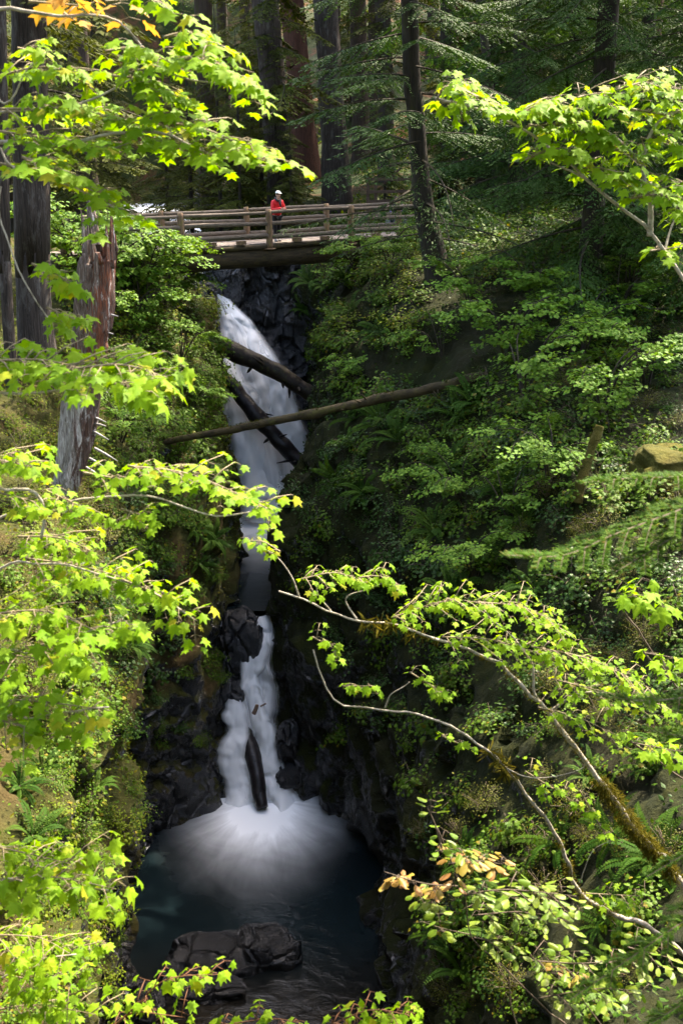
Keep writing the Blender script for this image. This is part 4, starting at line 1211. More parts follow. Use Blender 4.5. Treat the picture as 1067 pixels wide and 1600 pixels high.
# ------------------------------------------------------------------ fallen logs
M_logmoss = leafmat("log_moss", (.028, .036, .004), (.060, .062, .008), .25, .9, (1.1, 1.0, .6), .1)
def fallen(name, pts, radpx, mat, label, seed, stubs=0, amp=.12, ext=(0, 0), moss=0):
    q = np.array([P(*p) for p in pts])
    d0 = norm(q[0] - q[1]); d1 = norm(q[-1] - q[-2])
    q = np.vstack([q[0] + d0 * ext[0], q[1:-1], q[-1] + d1 * ext[1]]) if len(q) > 2 else np.vstack([q[0] + d0 * ext[0], q[-1] + d1 * ext[1]])
    base = q.mean(0)
    path = spline(q - base, 70)
    path = path + np.stack([fbm(path * .7 + kk * 5.3 + seed, 3, kk) for kk in range(3)], -1) * .07
    Ym = np.mean([p[2] for p in pts])
    rad = np.interp(np.linspace(0, 1, 70), np.linspace(0, 1, len(radpx)), radpx) / 1690 * Ym
    V, T = tube(path, rad, 16, amp, seed, 1.7)
    o = link(name, np_mesh(name, V, T, [mat]), None, base)
    r = np.random.default_rng(seed)
    for k in range(stubs):
        i = r.integers(8, 62); c = path[i]; d = norm(r.normal(0, 1, 3)); d[1] = -abs(d[1])
        V, T = tube(np.array([c, c + d * rad[i] * 1.3, c + d * rad[i] * r.uniform(1.6, 3.2)]), [rad[i] * .28, rad[i] * .18, rad[i] * .05], 6)
        link("branch_stub", np_mesh("branch_stub", V, T, [mat]), o)
    if moss:
        A = Acc(); n = moss
        u = r.uniform(2, 67, n); c = np.stack([np.interp(u, np.arange(70), path[:, k]) for k in range(3)], -1); rr = np.interp(u, np.arange(70), rad)
        keep = vnoise(c * 1.6, seed) > -.15; c, rr = c[keep], rr[keep]; n = len(c)
        d = r.normal(0, 1, (n, 3)); d[:, 2] = np.abs(d[:, 2]) + .3; d = norm(d)
        V, T, R = leaf_cloud((np.array([(-.12, 0, 0), (.12, 0, 0), (.15, .55, .1), (0, 1, .25)]), np.array([[0, 1, 2], [0, 2, 3]])), c + d * rr[:, None] * .95, d + r.normal(0, .5, (n, 3)), r.normal(0, 1, (n, 3)), r.uniform(.03, .09, n), r.random(n))
        A.add(V, T, 0, R); tag(link("moss", A.mesh("moss", [M_logmoss], False), o), kind="stuff")
    tag(o, label, "log")
    return o
M_logA = barkmat("dark_wet_log", (.007, .005, .003), (.030, .020, .013), 3.0, (.05, .05, .012), (3, 3, 3), .6, .6, "Object")
M_logB = barkmat("wet_black_log", (.006, .005, .005), (.024, .020, .020), None, None, (4, 4, 4), .35, .6, "Object")
M_logC = barkmat("mossy_long_log", (.014, .010, .004), (.050, .036, .012), 1.6, (.055, .055, .008), (4, 4, 4), .85, .5, "Object")
fallen("fallen_log", [(318,524,41.2),(390,560,40.9),(470,606,40.6)], [13, 14, 12], M_logA, "thick dark log wedged across the upper falls below the bridge", 5, 9, .16, (.6, .5), 900)
fallen("fallen_log", [(342,582,41.9),(420,668,41.3),(494,748,40.9)], [10, 13, 13], M_logB, "black wet log slanting down through the upper falls", 9, 9, .16, (.2, .6))
hl, hr = hit(275, 689)[0], hit(716, 597)[0]
yl, yr = hl[1] - .5, hr[1] - .5
fallen("fallen_log", [(275,689,yl),(400,663,yl*.7+yr*.3),(560,630,yl*.35+yr*.65),(716,597,yr)], [4.5, 6.5, 8, 8.5], M_logC, "long thin mossy log lying across the gorge in front of the falls", 15, 9, .18, (.5, .8), 2600)
fallen("fallen_log", [(374,1110,31.5),(390,1165,30.2),(407,1252,28.95)], [10, 15, 10], M_logB, "smooth wet log standing in the lower cascade with water pouring past", 21, 0, .08, (.2, .2))
M_stick = barkmat("driftwood_stick", (.10, .06, .04), (.20, .13, .09), None, None, (10, 10, 10), .7, .2)
fallen("driftwood_stick", [(396,1116,30.2),(401,1102,30.25)], [4, 3], M_stick, "short broken brown stick caught in the lower cascade", 25, 0, .1)
fallen("driftwood_stick", [(408,1105,30.2),(417,1100,30.2)], [1.5, 1.5], M_stick, "thin twig lying in the lower cascade beside the broken stick", 26, 0, .1)
yk = hit(905, 765)[0][1]
fallen("fallen_log", [(905,762,yk - .2),(940,665,yk + .1)], [11, 6], M_cushion, "short mossy broken log leaning on the right slope", 31, 5, .3, (.3, 0), 500)

# ------------------------------------------------------------------ broken snag
def snag():
    Yb = 24.0
    pts = [P(84, 850, Yb), P(97, 790, Yb), P(118, 690, Yb), P(138, 560, Yb), P(150, 440, Yb), P(157, 350, Yb)]
    base = pts[0].copy()
    g = ground(base[0], base[1]); base[2] = min(base[2], g) - .1
    loc = [p - base for p in pts]; loc[0] = np.array([loc[0][0], 0, -.6])
    rad = [10, 17, 25, 27, 27, 23]
    n, seg = 160, 60
    path = spline(loc, n); t = np.linspace(0, 1, n)
    r_ = np.interp(t, np.linspace(0, 1, 6), rad) / 1690 * Yb
    th = np.linspace(0, 2 * np.pi, seg, endpoint=False)
    V = path[:, None] + r_[:, None, None] * np.stack([np.cos(th), np.sin(th), 0 * th], -1)[None]
    V = V.reshape(-1, 3); c = np.repeat(path, seg, 0); d = V - c
    tt = np.tile(th, n)
    k = vnoise(np.stack([np.cos(tt) * 3, np.sin(tt) * 3, V[:, 2] * .6], -1), 5) * .14 + vnoise(np.stack([np.cos(tt) * 9, np.sin(tt) * 9, V[:, 2] * 1.4], -1), 6) * .13 + facets(np.stack([np.cos(tt) * 2.5, np.sin(tt) * 2.5, V[:, 2] * 1.1], -1), 8) * .16
    V = c + d * (1 + k)[:, None]
    # splintered top: each column ends at its own height
    zt = V[:, 2]; top = path[-1, 2]
    cut = top - .9 * np.clip(vnoise(np.stack([np.cos(tt) * 2.2, np.sin(tt) * 2.2, 0 * tt], -1), 9) * .5 + .5, 0, 1) - .35 * hash3((tt * 6).astype(int), (tt * 0).astype(int), (tt * 0).astype(int), 3)
    V[:, 2] = np.minimum(V[:, 2], cut)
    ii = np.arange(n - 1)[:, None] * seg; jj = np.arange(seg)[None, :]; j2 = (jj + 1) % seg
    F = np.stack([ii + jj, ii + j2, ii + seg + j2, ii + seg + jj], -1).reshape(-1, 4)
    m, nt, out = newmat("snag_wood")
    tc = N(nt, "ShaderNodeTexCoord").outputs["Object"]
    s = N(nt, "ShaderNodeSeparateXYZ"); nt.links.new(tc, s.inputs[0])
    streak = noise(nt, mapping(nt, tc, (7, 7, .7)), 1.4, 6, .65, .6)
    fine = noise(nt, mapping(nt, tc, (26, 26, 2.5)), 1.0, 5, .6, .3)
    grey = ramp(nt, fine, [(.3, (.035, .020, .012)), (.5, (.10, .066, .046)), (.72, (.26, .21, .17))])
    bark = ramp(nt, fine, [(.3, (.022, .012, .008)), (.7, (.105, .066, .046))])
    rot = ramp(nt, fine, [(.3, (.040, .009, .003)), (.7, (.19, .050, .013))])
    # pale bare wood to the left low down, bark to the right, rusty rot down the right side above
    kx = (loc[5][0] - loc[1][0]) / (loc[5][2] - loc[1][2]); x0_ = loc[1][0] - kx * loc[1][2]
    ax = math_(nt, 'SUBTRACT', math_(nt, 'SUBTRACT', s.outputs[0], x0_), math_(nt, 'MULTIPLY', s.outputs[2], kx))
    side = ramp(nt, math_(nt, 'ADD', ax, math_(nt, 'MULTIPLY', math_(nt, 'SUBTRACT', streak, .5), 1.2)), [(.16, 0.0), (.30, 1.0)])
    pale = ramp(nt, fine, [(.3, (.14, .12, .10)), (.5, (.34, .31, .27)), (.72, (.55, .52, .47))])
    low = ramp(nt, math_(nt, 'ADD', math_(nt, 'DIVIDE', math_(nt, 'SUBTRACT', s.outputs[2], loc[1][2]), loc[5][2] - loc[1][2]), math_(nt, 'MULTIPLY', math_(nt, 'SUBTRACT', streak, .5), .5)), [(.35, 1.0), (.50, 0.0)])
    grey = mixc(nt, low, grey, pale)
    col = mixc(nt, side, grey, bark)
    rm = math_(nt, 'MULTIPLY', ramp(nt, math_(nt, 'ADD', ax, math_(nt, 'MULTIPLY', math_(nt, 'SUBTRACT', streak, .5), 2.2)), [(.14, 0.0), (.24, 1.0), (.42, 1.0), (.55, .1)]), ramp(nt, math_(nt, 'DIVIDE', math_(nt, 'SUBTRACT', s.outputs[2], loc[2][2]), loc[5][2] - loc[2][2]), [(.18, .25), (.45, 1.0)]))
    col = mixc(nt, rm, col, rot)
    lich = ramp(nt, noise(nt, mapping(nt, tc, (5, 5, 1.2)), 1.6, 5, .7), [(.58, 0.0), (.66, 1.0)])
    col = mixc(nt, math_(nt, 'MULTIPLY', lich, .85), col, (.50, .47, .43))
    flake = ramp(nt, noise(nt, mapping(nt, tc, (9, 9, 2.2)), 1.3, 6, .75, .8), [(.42, 1.0), (.48, 0.0)])
    col = mixc(nt, math_(nt, 'MULTIPLY', flake, .45), col, bark)
    p = N(nt, "ShaderNodeBsdfPrincipled"); p.inputs["Roughness"].default_value = .85
    nt.links.new(col, p.inputs["Base Color"])
    nt.links.new(bump(nt, math_(nt, 'ADD', fine, streak), .9, .06), p.inputs["Normal"])
    nt.links.new(p.outputs[0], out.inputs[0])
    o = link("snag", np_mesh("snag", V, F, [m]), None, base)
    # splinters of the broken top
    r = np.random.default_rng(4)
    for k in range(9):
        a = r.uniform(0, 6.28); b = path[-6] + np.array([math.cos(a), math.sin(a), 0]) * r_[-6] * .85; b[2] -= .5
        e = b + np.array([r.normal(0, .04), r.normal(0, .04), r.uniform(.6, 1.1)])
        Vv, T = tube(np.array([b, (b + e) / 2, e]), [.07, .05, .006], 4); link("splinter", np_mesh("splinter", Vv, T, [m], None, False), o)
    # the tall spike at its back
    b = path[-10] + np.array([-.15, .2, 0]); e = P(138, 296, Yb + .2) - base
    Vv, T = tube(np.array([b, (b + e) / 2 + [.02, 0, 0], e]), [.16, .11, .03], 7, .2, 3, 3); link("splinter", np_mesh("splinter", Vv, T, [m], None, False), o)
    M_stub = barkmat("bleached_stub", (.22, .20, .18), (.42, .39, .36), None, None, (20, 20, 20), .8, .1)
    for px, py, l, dn in ((152,650,16,.5),(158,662,10,.2),(152,672,20,.7),(158,700,28,.7),(150,716,14,.8),(145,730,16,.9),(172,490,14,.2),(170,518,9,.3),(160,595,12,.3),(163,610,8,.2)):
        a = P(px - 10, py, Yb) - base; e = a + np.array([(l + 10) / 1690 * Yb, -.12, -(l * dn) / 1690 * Yb])
        Vv, T = tube(np.array([a, (a + e) / 2 + [0, 0, .01], e]), [.035, .026, .008], 5); link("branch_stub", np_mesh("branch_stub", Vv, T, [M_stub]), o)
    tag(o, "tall broken dead snag with peeling bark, pale wood and rust red rot", "dead tree")
snag()

# ------------------------------------------------------------------ people
def simple(name, col, rough=.6, spec=.3, sheen=0):
    m, nt, out = newmat(name)
    p = N(nt, "ShaderNodeBsdfPrincipled"); p.inputs["Roughness"].default_value = rough; p.inputs["Specular IOR Level"].default_value = spec
    g = N(nt, "ShaderNodeTexCoord")
    n = noise(nt, g.outputs["Object"], 18, 4)
    nt.links.new(mixc(nt, math_(nt, 'MULTIPLY', n, .45), col, tuple(.45 * c for c in col)), p.inputs["Base Color"])
    nt.links.new(bump(nt, noise(nt, g.outputs["Object"], 9, 3), .35, .03), p.inputs["Normal"])
    nt.links.new(p.outputs[0], out.inputs[0])
    return m

def skin_obj(name, verts, edges, mat, parent=None, sub=2):
    """verts: (x, y, z, rx, ry)"""
    me = bpy.data.meshes.new(name)
    me.from_pydata([v[:3] for v in verts], edges, [])
    me.materials.append(mat)
    o = link(name, me, parent)
    md = o.modifiers.new("skin", 'SKIN'); md.use_smooth_shade = True
    for i, v in enumerate(verts):
        me.skin_vertices[0].data[i].radius = (v[3], v[4])
        me.skin_vertices[0].data[i].use_root = (i == 0)
    o.modifiers.new("sub", 'SUBSURF').levels = sub
    o.modifiers["sub"].render_levels = sub
    return o

M_skin = simple("skin", (.55, .33, .24), .5)
def ellipsoid(c, r, n=12, m=9):
    bm = bmesh.new(); bmesh.ops.create_uvsphere(bm, u_segments=n, v_segments=m, radius=1)
    bmesh.ops.triangulate(bm, faces=bm.faces[:])
    V = np.array([v.co[:] for v in bm.verts]) * np.array(r) + np.array(c); F = np.array([[v.index for v in f.verts] for f in bm.faces]); bm.free()
    return V, F

def person(loc, rz, J, top_m, leg_m, cap_m, label, scarf_m=None, shoe_m=None):
    """local frame: +y is the way the person faces"""
    ch, hp = J["chest"], J["hip"]
    nk, hd = J["neck"], J["head"]
    vs, es = [], []
    def add(v, prev=None):
        vs.append(v)
        if prev is not None: es.append((prev, len(vs) - 1))
        return len(vs) - 1
    pel = add((*hp, .13, .10)); w = add((*((np.array(hp) + ch) / 2), .12, .09), pel); c = add((*ch, .15, .10), w)
    n1 = add((*nk, .05, .05), c)
    jaw = add((hd[0], hd[1] + .025, hd[2] - .055, .058, .062), n1)
    h1 = add((hd[0], hd[1] + .0, hd[2] + .02, .072, .085), jaw)
    add((hd[0], hd[1] - .005, hd[2] + .085, .055, .065), h1)
    for s, arm in ((-1, J["arm_l"]), (1, J["arm_r"])):
        a = add((ch[0] + s * .17, ch[1], ch[2] + .05, .05, .05), c)
        for q, r_ in zip(arm, (.042, .034, .026)): a = add((*q, r_, r_), a)
    for s, leg in ((-1, J["leg_l"]), (1, J["leg_r"])):
        a = add((hp[0] + s * .09, hp[1], hp[2] - .06, .09, .09), pel)
        for q, r_ in zip(leg, (.06, .04, .035)): a = add((*q, r_, r_), a)
    body = skin_obj("person", vs, es, M_skin)
    body.location = loc; body.rotation_euler.z = rz
    tag(body, label, "person")
    # hands: palm and five fingers each, closing on what they hold
    for s, arm in ((-1, J["arm_l"]), (1, J["arm_r"])):
        wv = np.array(arm[2]); fw = norm(wv - np.array(arm[1])); dn = np.array([0, 0, -1.0]); sd = norm(np.cross(fw, dn))
        pal = wv + fw * .05
        hv = [(*wv, .024, .018), (*pal, .034, .016)]; he = [(0, 1)]
        for k in range(4):
            b = pal + fw * .04 + sd * (k - 1.5) * .019
            L = (.062, .072, .068, .054)[k]
            m1 = b + fw * L * .5 + dn * .012; m2 = b + fw * L * .72 + dn * .042
            i = len(hv); hv += [(*b, .010, .010), (*m1, .009, .009), (*m2, .008, .008)]; he += [(1, i), (i, i + 1), (i + 1, i + 2)]
        b = wv + fw * .035 - sd * .035 * s; i = len(hv)
        hv += [(*b, .011, .011), (*(b + fw * .03 - sd * .012 * s + dn * .01), .009, .009)]; he += [(1, i), (i, i + 1)]
        skin_obj("hand", hv, he, M_skin, body, 1)
    # jacket
    jv, je = [], []
    def ja(v, p=None):
        jv.append(v)
        if p is not None: je.append((p, len(jv) - 1))
        return len(jv) - 1
    c0 = ja((ch[0], ch[1], ch[2] + .02, .185, .13)); w0 = ja((*((np.array(hp) + ch) / 2), .165, .125), c0); h0 = ja((hp[0], hp[1], hp[2] + .04, .185, .135), w0); ja((hp[0], hp[1], hp[2] - .06, .19, .14), h0)
    ja((nk[0], nk[1], nk[2] - .01, .075, .07), c0)
    for s, arm in ((-1, J["arm_l"]), (1, J["arm_r"])):
        a = ja((ch[0] + s * .19, ch[1], ch[2] + .05, .075, .075), c0)
        m_ = (np.array([ch[0] + s * .19, ch[1], ch[2] + .05]) + np.array(arm[0])) / 2
        a = ja((*m_, .066, .066), a); a = ja((*arm[1 - 1], .060, .060), a); m2 = (np.array(arm[0]) + arm[1]) / 2
        a = ja((*m2, .054, .054), a); a = ja((*(np.array(arm[1]) * .25 + np.array(arm[2]) * .75), .046, .046), a)
    skin_obj("jacket", jv, je, top_m, body)
    # trousers
    tv, te = [(hp[0], hp[1], hp[2] - .02, .16, .12)], []
    for s, leg in ((-1, J["leg_l"]), (1, J["leg_r"])):
        tv.append((hp[0] + s * .09, hp[1], hp[2] - .10, .10, .105)); te.append((0, len(tv) - 1))
        for q, r_ in zip(leg[:2], (.078, .056)): tv.append((*q, r_, r_)); te.append((len(tv) - 2, len(tv) - 1))
    skin_obj("trousers", tv, te, leg_m, body)
    for s, leg in ((-1, J["leg_l"]), (1, J["leg_r"])):
        f = np.array(leg[1]); A = Acc()
        V, F = ellipsoid((f[0], f[1] + .06, f[2] - .035), (.05, .14, .055)); V[:, 2] = np.maximum(V[:, 2], f[2] - .075); A.add(V, F)
        link("shoe", A.mesh("shoe", [shoe_m or leg_m]), body)
    # face, hair, cap
    A = Acc(); V, F = ellipsoid((hd[0], hd[1] - .015, hd[2] + .045), (.083, .098, .085)); V[:, 2] = np.maximum(V[:, 2], hd[2] - .02 + .25 * np.maximum(V[:, 1] - hd[1], 0)); A.add(V, F)
    link("hair", A.mesh("hair", [simple("hair", (.05, .03, .02))]), body)
    if cap_m:
        A = Acc(); V, F = ellipsoid((hd[0], hd[1] - .005, hd[2] + .065), (.094, .112, .085)); V[:, 2] = np.maximum(V[:, 2], hd[2] + .055); A.add(V, F)
        V, F = ellipsoid((hd[0], hd[1] + .125, hd[2] + .058), (.075, .075, .012)); A.add(V, F)
        link("cap", A.mesh("cap", [cap_m]), body)
    V, F = ellipsoid((hd[0], hd[1] + .096, hd[2] - .012), (.013, .020, .024)); link("nose", np_mesh("nose", V, F, [M_skin]), body)
    dark = simple("eye_dark", (.02, .015, .012), .3)
    for s in (-1, 1):
        V, F = ellipsoid((hd[0] + s * .032, hd[1] + .080, hd[2] + .015), (.012, .010, .008)); link("eye", np_mesh("eye", V, F, [dark]), body)
        V, F = ellipsoid((hd[0] + s * .082, hd[1], hd[2] - .005), (.012, .02, .03)); link("ear", np_mesh("ear", V, F, [M_skin]), body)
    V, F = ellipsoid((hd[0], hd[1] + .083, hd[2] - .052), (.024, .008, .006)); link("mouth", np_mesh("mouth", V, F, [simple("lips", (.35, .12, .10))]), body)
    if scarf_m:
        A = Acc()
        th = np.linspace(0, 2 * np.pi, 14)
        p = np.stack([nk[0] + .095 * np.sin(th), nk[1] + .085 * np.cos(th), nk[2] - .03 - .05 * np.cos(th)], -1); V, F = tube(p, .036, 7); A.add(V, F)
        p = np.array([(nk[0] - .03, nk[1] + .10, nk[2] - .07), (nk[0] - .0, nk[1] + .135, nk[2] - .16), (nk[0] - .03, nk[1] + .15, nk[2] - .28)]); V, F = tube(p, [.045, .045, .03], 7); A.add(V, F)
        link("collar", A.mesh("collar", [scarf_m]), body)
    return body

red = simple("red_jacket_cloth", (.62, .012, .018), .55)
black = simple("black_trousers", (.008, .008, .009), .8)
white = simple("white_cap_cloth", (.78, .77, .74), .7)
charcoal = simple("charcoal_collar", (.04, .03, .035), .8)
shoe = simple("grey_shoe", (.28, .26, .24), .6)
pp_ = P(433, 376, 39.55)
px_l = float(np.dot((pp_ - B0)[:2], bdir[:2]) / np.dot(bdir[:2], bdir[:2]))
Mb = Matrix.Translation(Vector(B0)) @ Matrix.Rotation(bang, 4, 'Z') @ Matrix.Rotation(-slope, 4, 'Y')
foot = Mb @ Vector((3.72, .42, .004))
J1 = dict(hip=(0, 0, .93), chest=(0, .05, 1.30), neck=(0, .085, 1.47), head=(0, .115, 1.585),
          arm_l=[(-.25, .10, 1.10), (-.10, .36, 1.10), (-.035, .44, 1.12)], arm_r=[(.25, .10, 1.10), (.12, .36, 1.12), (.045, .45, 1.15)],
          leg_l=[(-.08, .02, .50), (-.05, -.02, .075), (-.05, .05, .04)], leg_r=[(.09, .02, .50), (.08, .0, .075), (.08, .07, .04)])
# facing the viewer: local +y towards the camera, so the hands rest on the near railing
face = math.atan2(-(CAM[1] - foot.y), -(CAM[0] - foot.x))
person(foot, bang + math.pi + .12, J1, red, black, white, "person in red jacket and white cap leaning with clasped hands on bridge railing", charcoal, shoe)

purple = simple("purple_top", (.06, .03, .11), .7)
s2 = P(621, 318, 48.2); s2[2] = ground(s2[0], s2[1])
J2 = dict(hip=(0, 0, .55), chest=(0, .10, .92), neck=(0, .16, 1.08), head=(0, .20, 1.19),
          arm_l=[(-.26, .20, .72), (-.18, .42, .62), (-.14, .50, .60)], arm_r=[(.26, .20, .72), (.18, .42, .62), (.14, .50, .60)],
          leg_l=[(-.14, .42, .50), (-.13, .40, .075), (-.13, .47, .04)], leg_r=[(.14, .42, .50), (.13, .40, .075), (.13, .47, .04)])
rk = rock_mesh("sitting_rock", (.5, .35, .38), 91, M_riverrock, 3, .4)
tag(link("sitting_rock", rk, None, (s2[0], s2[1] + .15, s2[2] + .12)), "low grey rock under the seated person beyond the bridge", "rock")
person((s2[0], s2[1], s2[2]), math.pi * .9, J2, purple, black, None, "person in purple top sitting beyond the far bridge railing")

# ------------------------------------------------------------------ foreground trees: every leaf an object
LEAVES = {"maple": [np_mesh("leaf", *leaf_arr("maple", 700 + k, (.2, .5, .8, .35, .6, 1.0)[k], (.12, .35, .2, .45, .1, .3)[k]), [M_maple]) for k in range(6)],
          "maple_r": [np_mesh("leaf", *leaf_arr("maple", 720 + k, (.2, .5, .8, .35, .6, 1.0)[k], (.12, .35, .2, .45, .1, .3)[k]), [M_maple_r]) for k in range(6)],
          "orange": [np_mesh("leaf", *leaf_arr("maple", 740 + k, .5, .25), [M_orange]) for k in range(2)],
          "huck": [np_mesh("leaf", *leaf_arr("oval", 760 + k, .35, .35), [M_huck]) for k in range(4)],
          "pink": [np_mesh("leaf", *leaf_arr("oval", 780 + k, .4, .4), [M_huckpink]) for k in range(3)]}

class FgTree:
    def __init__(s, name, base, label, cat="tree", bark=M_maplebark, twig=M_mapletwig, seed=1):
        s.base = np.array(base, float)
        g = ground(base[0], base[1], 17.0 if base[1] > 2 else 60)
        s.base[2] = g - .05
        s.o = link(name, None, None, s.base); tag(s.o, label, cat)
        s.bark, s.twigm = bark, twig
        s.tw = Acc(); s.r = np.random.default_rng(seed); s.nleaf = 0
        s.extra = {}
    def limb(s, name, pts, r0, r1, n=40, amp=.08, world=False, seg=8, mat=None):
        q = [np.array(p) if world else (P(*p) if len(p) == 3 else None) for p in pts]
        q = np.array(q) - s.base
        path = spline(q, n)
        path = path + np.stack([fbm(path * 4 + k * 9.1, 3, k) for k in range(3)], -1) * min(.035, r0 * .9)
        V, T = tube(path, r1 + (r0 - r1) * (1 - np.linspace(0, 1, n)) ** 1.35, seg, amp, 3, 12)
        link(name, np_mesh(name, V, T, [mat or s.bark]), s.o)
        return path + s.base
    def leaf(s, kind, pos, yd, nr, size):
        s.nleaf += 1
        y = norm(yd); x = norm(np.cross(y, nr)); z = np.cross(x, y)
        lst = LEAVES[kind]
        if s.nleaf > 298:
            s.extra.setdefault(kind, []).append((pos - s.base, y, z, size)); return
        o = bpy.data.objects.new("leaf", lst[s.r.integers(len(lst))]); COL.objects.link(o)
        o.parent = s.o
        M_ = Matrix(((x[0], y[0], z[0]), (x[1], y[1], z[1]), (x[2], y[2], z[2]))).to_4x4()
        M_.translation = Vector(pos - s.base)
        sx = size * s.r.uniform(.85, 1.1)
        o.matrix_local = M_ @ Matrix.Diagonal((sx, size, size, 1))
    def spray(s, pts, n, size=.115, spread=.28, kind="maple", pitch=(.15, .95), sub=None, up=.0, toward=.35, vert=.045, start=None):
        """a layer of foliage along a twig; pts in (px, py, Y)"""
        r = s.r
        if kind in ("maple", "maple_r"): n = int(n * 2.7) + 1; size *= .71
        if kind in ("huck", "pink"): n = int(n * 1.5) + 1; size *= 1.15
        path = spline([P(*p) for p in pts], 24)
        tube_p = path - s.base
        V, T = tube(tube_p, np.linspace(.0065, .0025, 24), 4); s.tw.add(V, T)
        if start is not None:
            st = np.asarray(start, float); mid = (st + path[0]) / 2 + np.array([0, 0, .02])
            V, T = tube(spline([st, mid, path[0]], 8) - s.base, np.linspace(.009, .0065, 8), 4); s.tw.add(V, T)
        tg = norm(np.gradient(path, axis=0))
        m = max(2, int(n / 5.2))
        for k in range(m):
            t = min(1.0, (k + r.uniform(.2, .9)) / m)
            i = int(t * 23); c = path[i]; d = tg[i]
            lat = norm(np.cross(d, [0, 0, 1.0])); sd = 1 if (k % 2) else -1
            L = spread * r.uniform(.25, 1.1) * (1 - .35 * t)
            dirn = norm(d * r.uniform(.2, .9) + lat * sd + np.array([0, 0, r.uniform(-.15, .25)]))
            e = c + dirn * L + np.array([0, 0, r.normal(0, vert)])
            V, T = tube(np.array([c, (c + e) / 2 + [0, 0, .012], e]) - s.base, [.004, .003, .002], 3); s.tw.add(V, T)
            cnt = int(n / m) + (1 if r.random() < (n / m) % 1 else 0)
            for j in range(cnt):
                f = 1.0 - (j // 2) * .42 if j else 1.0
                b = c + (e - c) * max(f, .12)
                a = norm(e - c + 1e-6)
                l2 = norm(np.cross(a, [0, 0, 1.0])) * (1 if j % 2 else -1)
                h = norm(a * r.uniform(.1, .9) + l2 * r.uniform(.3, 1.2) + np.array([0, -toward, 0]))
                h[2] = 0; h = norm(h)
                ph = r.uniform(*pitch)
                y = h * math.cos(ph) + np.array([0, 0, -math.sin(ph) + up])
                nr = np.array([0, 0, 1.0]) + h * .55 + r.normal(0, .22, 3)
                pet = size * r.uniform(.3, .7)
                lb = b + h * pet * .8 + np.array([0, 0, r.uniform(-.3, .25) * pet])
                V, T = tube(np.array([b, lb]) - s.base, [.0022, .0015], 3); s.tw.add(V, T)
                s.leaf(kind, lb, y, nr, size * r.uniform(.65, 1.15))
    def done(s):
        if s.tw.n: tag(link("twigs", s.tw.mesh("twigs", [s.twigm]), s.o), kind="stuff")
        for kind, L in s.extra.items():
            A = Acc()
            pos = np.array([l[0] for l in L]); y = np.array([l[1] for l in L]); z = np.array([l[2] for l in L]); sz = np.array([l[3] for l in L])
            mesh = LEAVES[kind][0]
            V0 = np.zeros(len(mesh.vertices) * 3); mesh.vertices.foreach_get("co", V0)
            T0 = np.zeros(len(mesh.polygons) * 3, int); mesh.polygons.foreach_get("vertices", T0)
            V, T, R = leaf_cloud((V0.reshape(-1, 3), T0.reshape(-1, 3)), pos, y, z, sz, s.r.random(len(pos)))
            A.add(V, T, 0, R)
            tag(link("foliage", A.mesh("foliage", [mesh.materials[0]]), s.o), kind="stuff")

# --- upper left maple
t = FgTree("maple_tree", (-3.3, 5.7, 0), "sunlit maple reaching in above the snag, its highest leaves orange", seed=1)
t.limb("trunk", [t.base + [0, 0, -.3], t.base + [.1, 0, 2.5], (-2.9, 5.7, 18.6), (-2.75, 5.6, 21.0), (-2.7, 5.5, 23.0)], .075, .035, world=True)
b1 = t.limb("branch", [(-2.9, 5.7, 18.4), P(-60, 232, 5.6), P(0, 220, 5.6), P(100, 222, 5.6), P(160, 208, 5.6), P(250, 208, 5.5), P(330, 240, 5.5), P(420, 258, 5.4)], .020, .005, world=True)
b2 = t.limb("branch", [(-2.75, 5.6, 20.3), P(-80, 0, 5.7), P(0, 8, 5.7), P(90, 20, 5.7), P(160, 26, 5.6), P(205, 55, 5.6), P(260, 112, 5.5), P(335, 132, 5.5)], .017, .004, world=True)
b3 = t.limb("branch", [(-2.85, 5.7, 19.0), P(-60, 130, 5.8), P(10, 160, 5.8), P(40, 110, 5.8), P(60, 95, 5.8)], .012, .004, world=True)
b4 = t.limb("branch", [(-2.95, 5.7, 18.0), P(-50, 250, 5.4), P(20, 262, 5.4), P(110, 290, 5.4), P(180, 325, 5.3)], .013, .004, world=True)
b5 = t.limb("branch", [(-2.8, 5.65, 19.3), P(-60, 170, 5.7), P(60, 170, 5.7), P(150, 150, 5.6), P(245, 100, 5.6)], .012, .004, world=True)
for pts, n, kw in (
    ([(0,118,5.8),(70,105,5.8),(140,132,5.7)], 22, {}),
    ([(165,80,5.6),(215,75,5.6),(268,98,5.5)], 18, {}),
    ([(175,118,5.6),(225,125,5.6),(272,148,5.5)], 22, {}),
    ([(255,58,5.5),(290,52,5.5),(330,70,5.4)], 13, {}),
    ([(290,92,5.5),(340,100,5.4),(392,138,5.4)], 24, {}),
    ([(0,170,5.7),(100,172,5.7),(230,190,5.6)], 40, {}),
    ([(235,188,5.5),(330,205,5.5),(425,255,5.3)], 40, {}),
    ([(0,205,5.6),(90,218,5.6),(190,232,5.5)], 26, {}),
    ([(35,245,5.4),(110,275,5.4),(185,328,5.3)], 34, {}),
    ([(28,75,5.8),(65,82,5.8)], 4, {}),
    ([(0,255,5.5),(60,268,5.5)], 10, {}),
    ([(160,205,5.6),(240,215,5.6),(300,235,5.5)], 18, {}),
    ([(45,2,5.7),(125,8,5.7)], 9, dict(kind="orange")),
    ([(100,20,5.7),(118,32,5.7)], 3, dict(kind="orange")),
    ([(165,2,5.7),(200,0,5.7)], 4, dict(kind="orange")),
    ([(200,-8,5.6),(250,2,5.6)], 5, {})):
    t.spray(pts, n, .125, .30, **kw)
t.done()

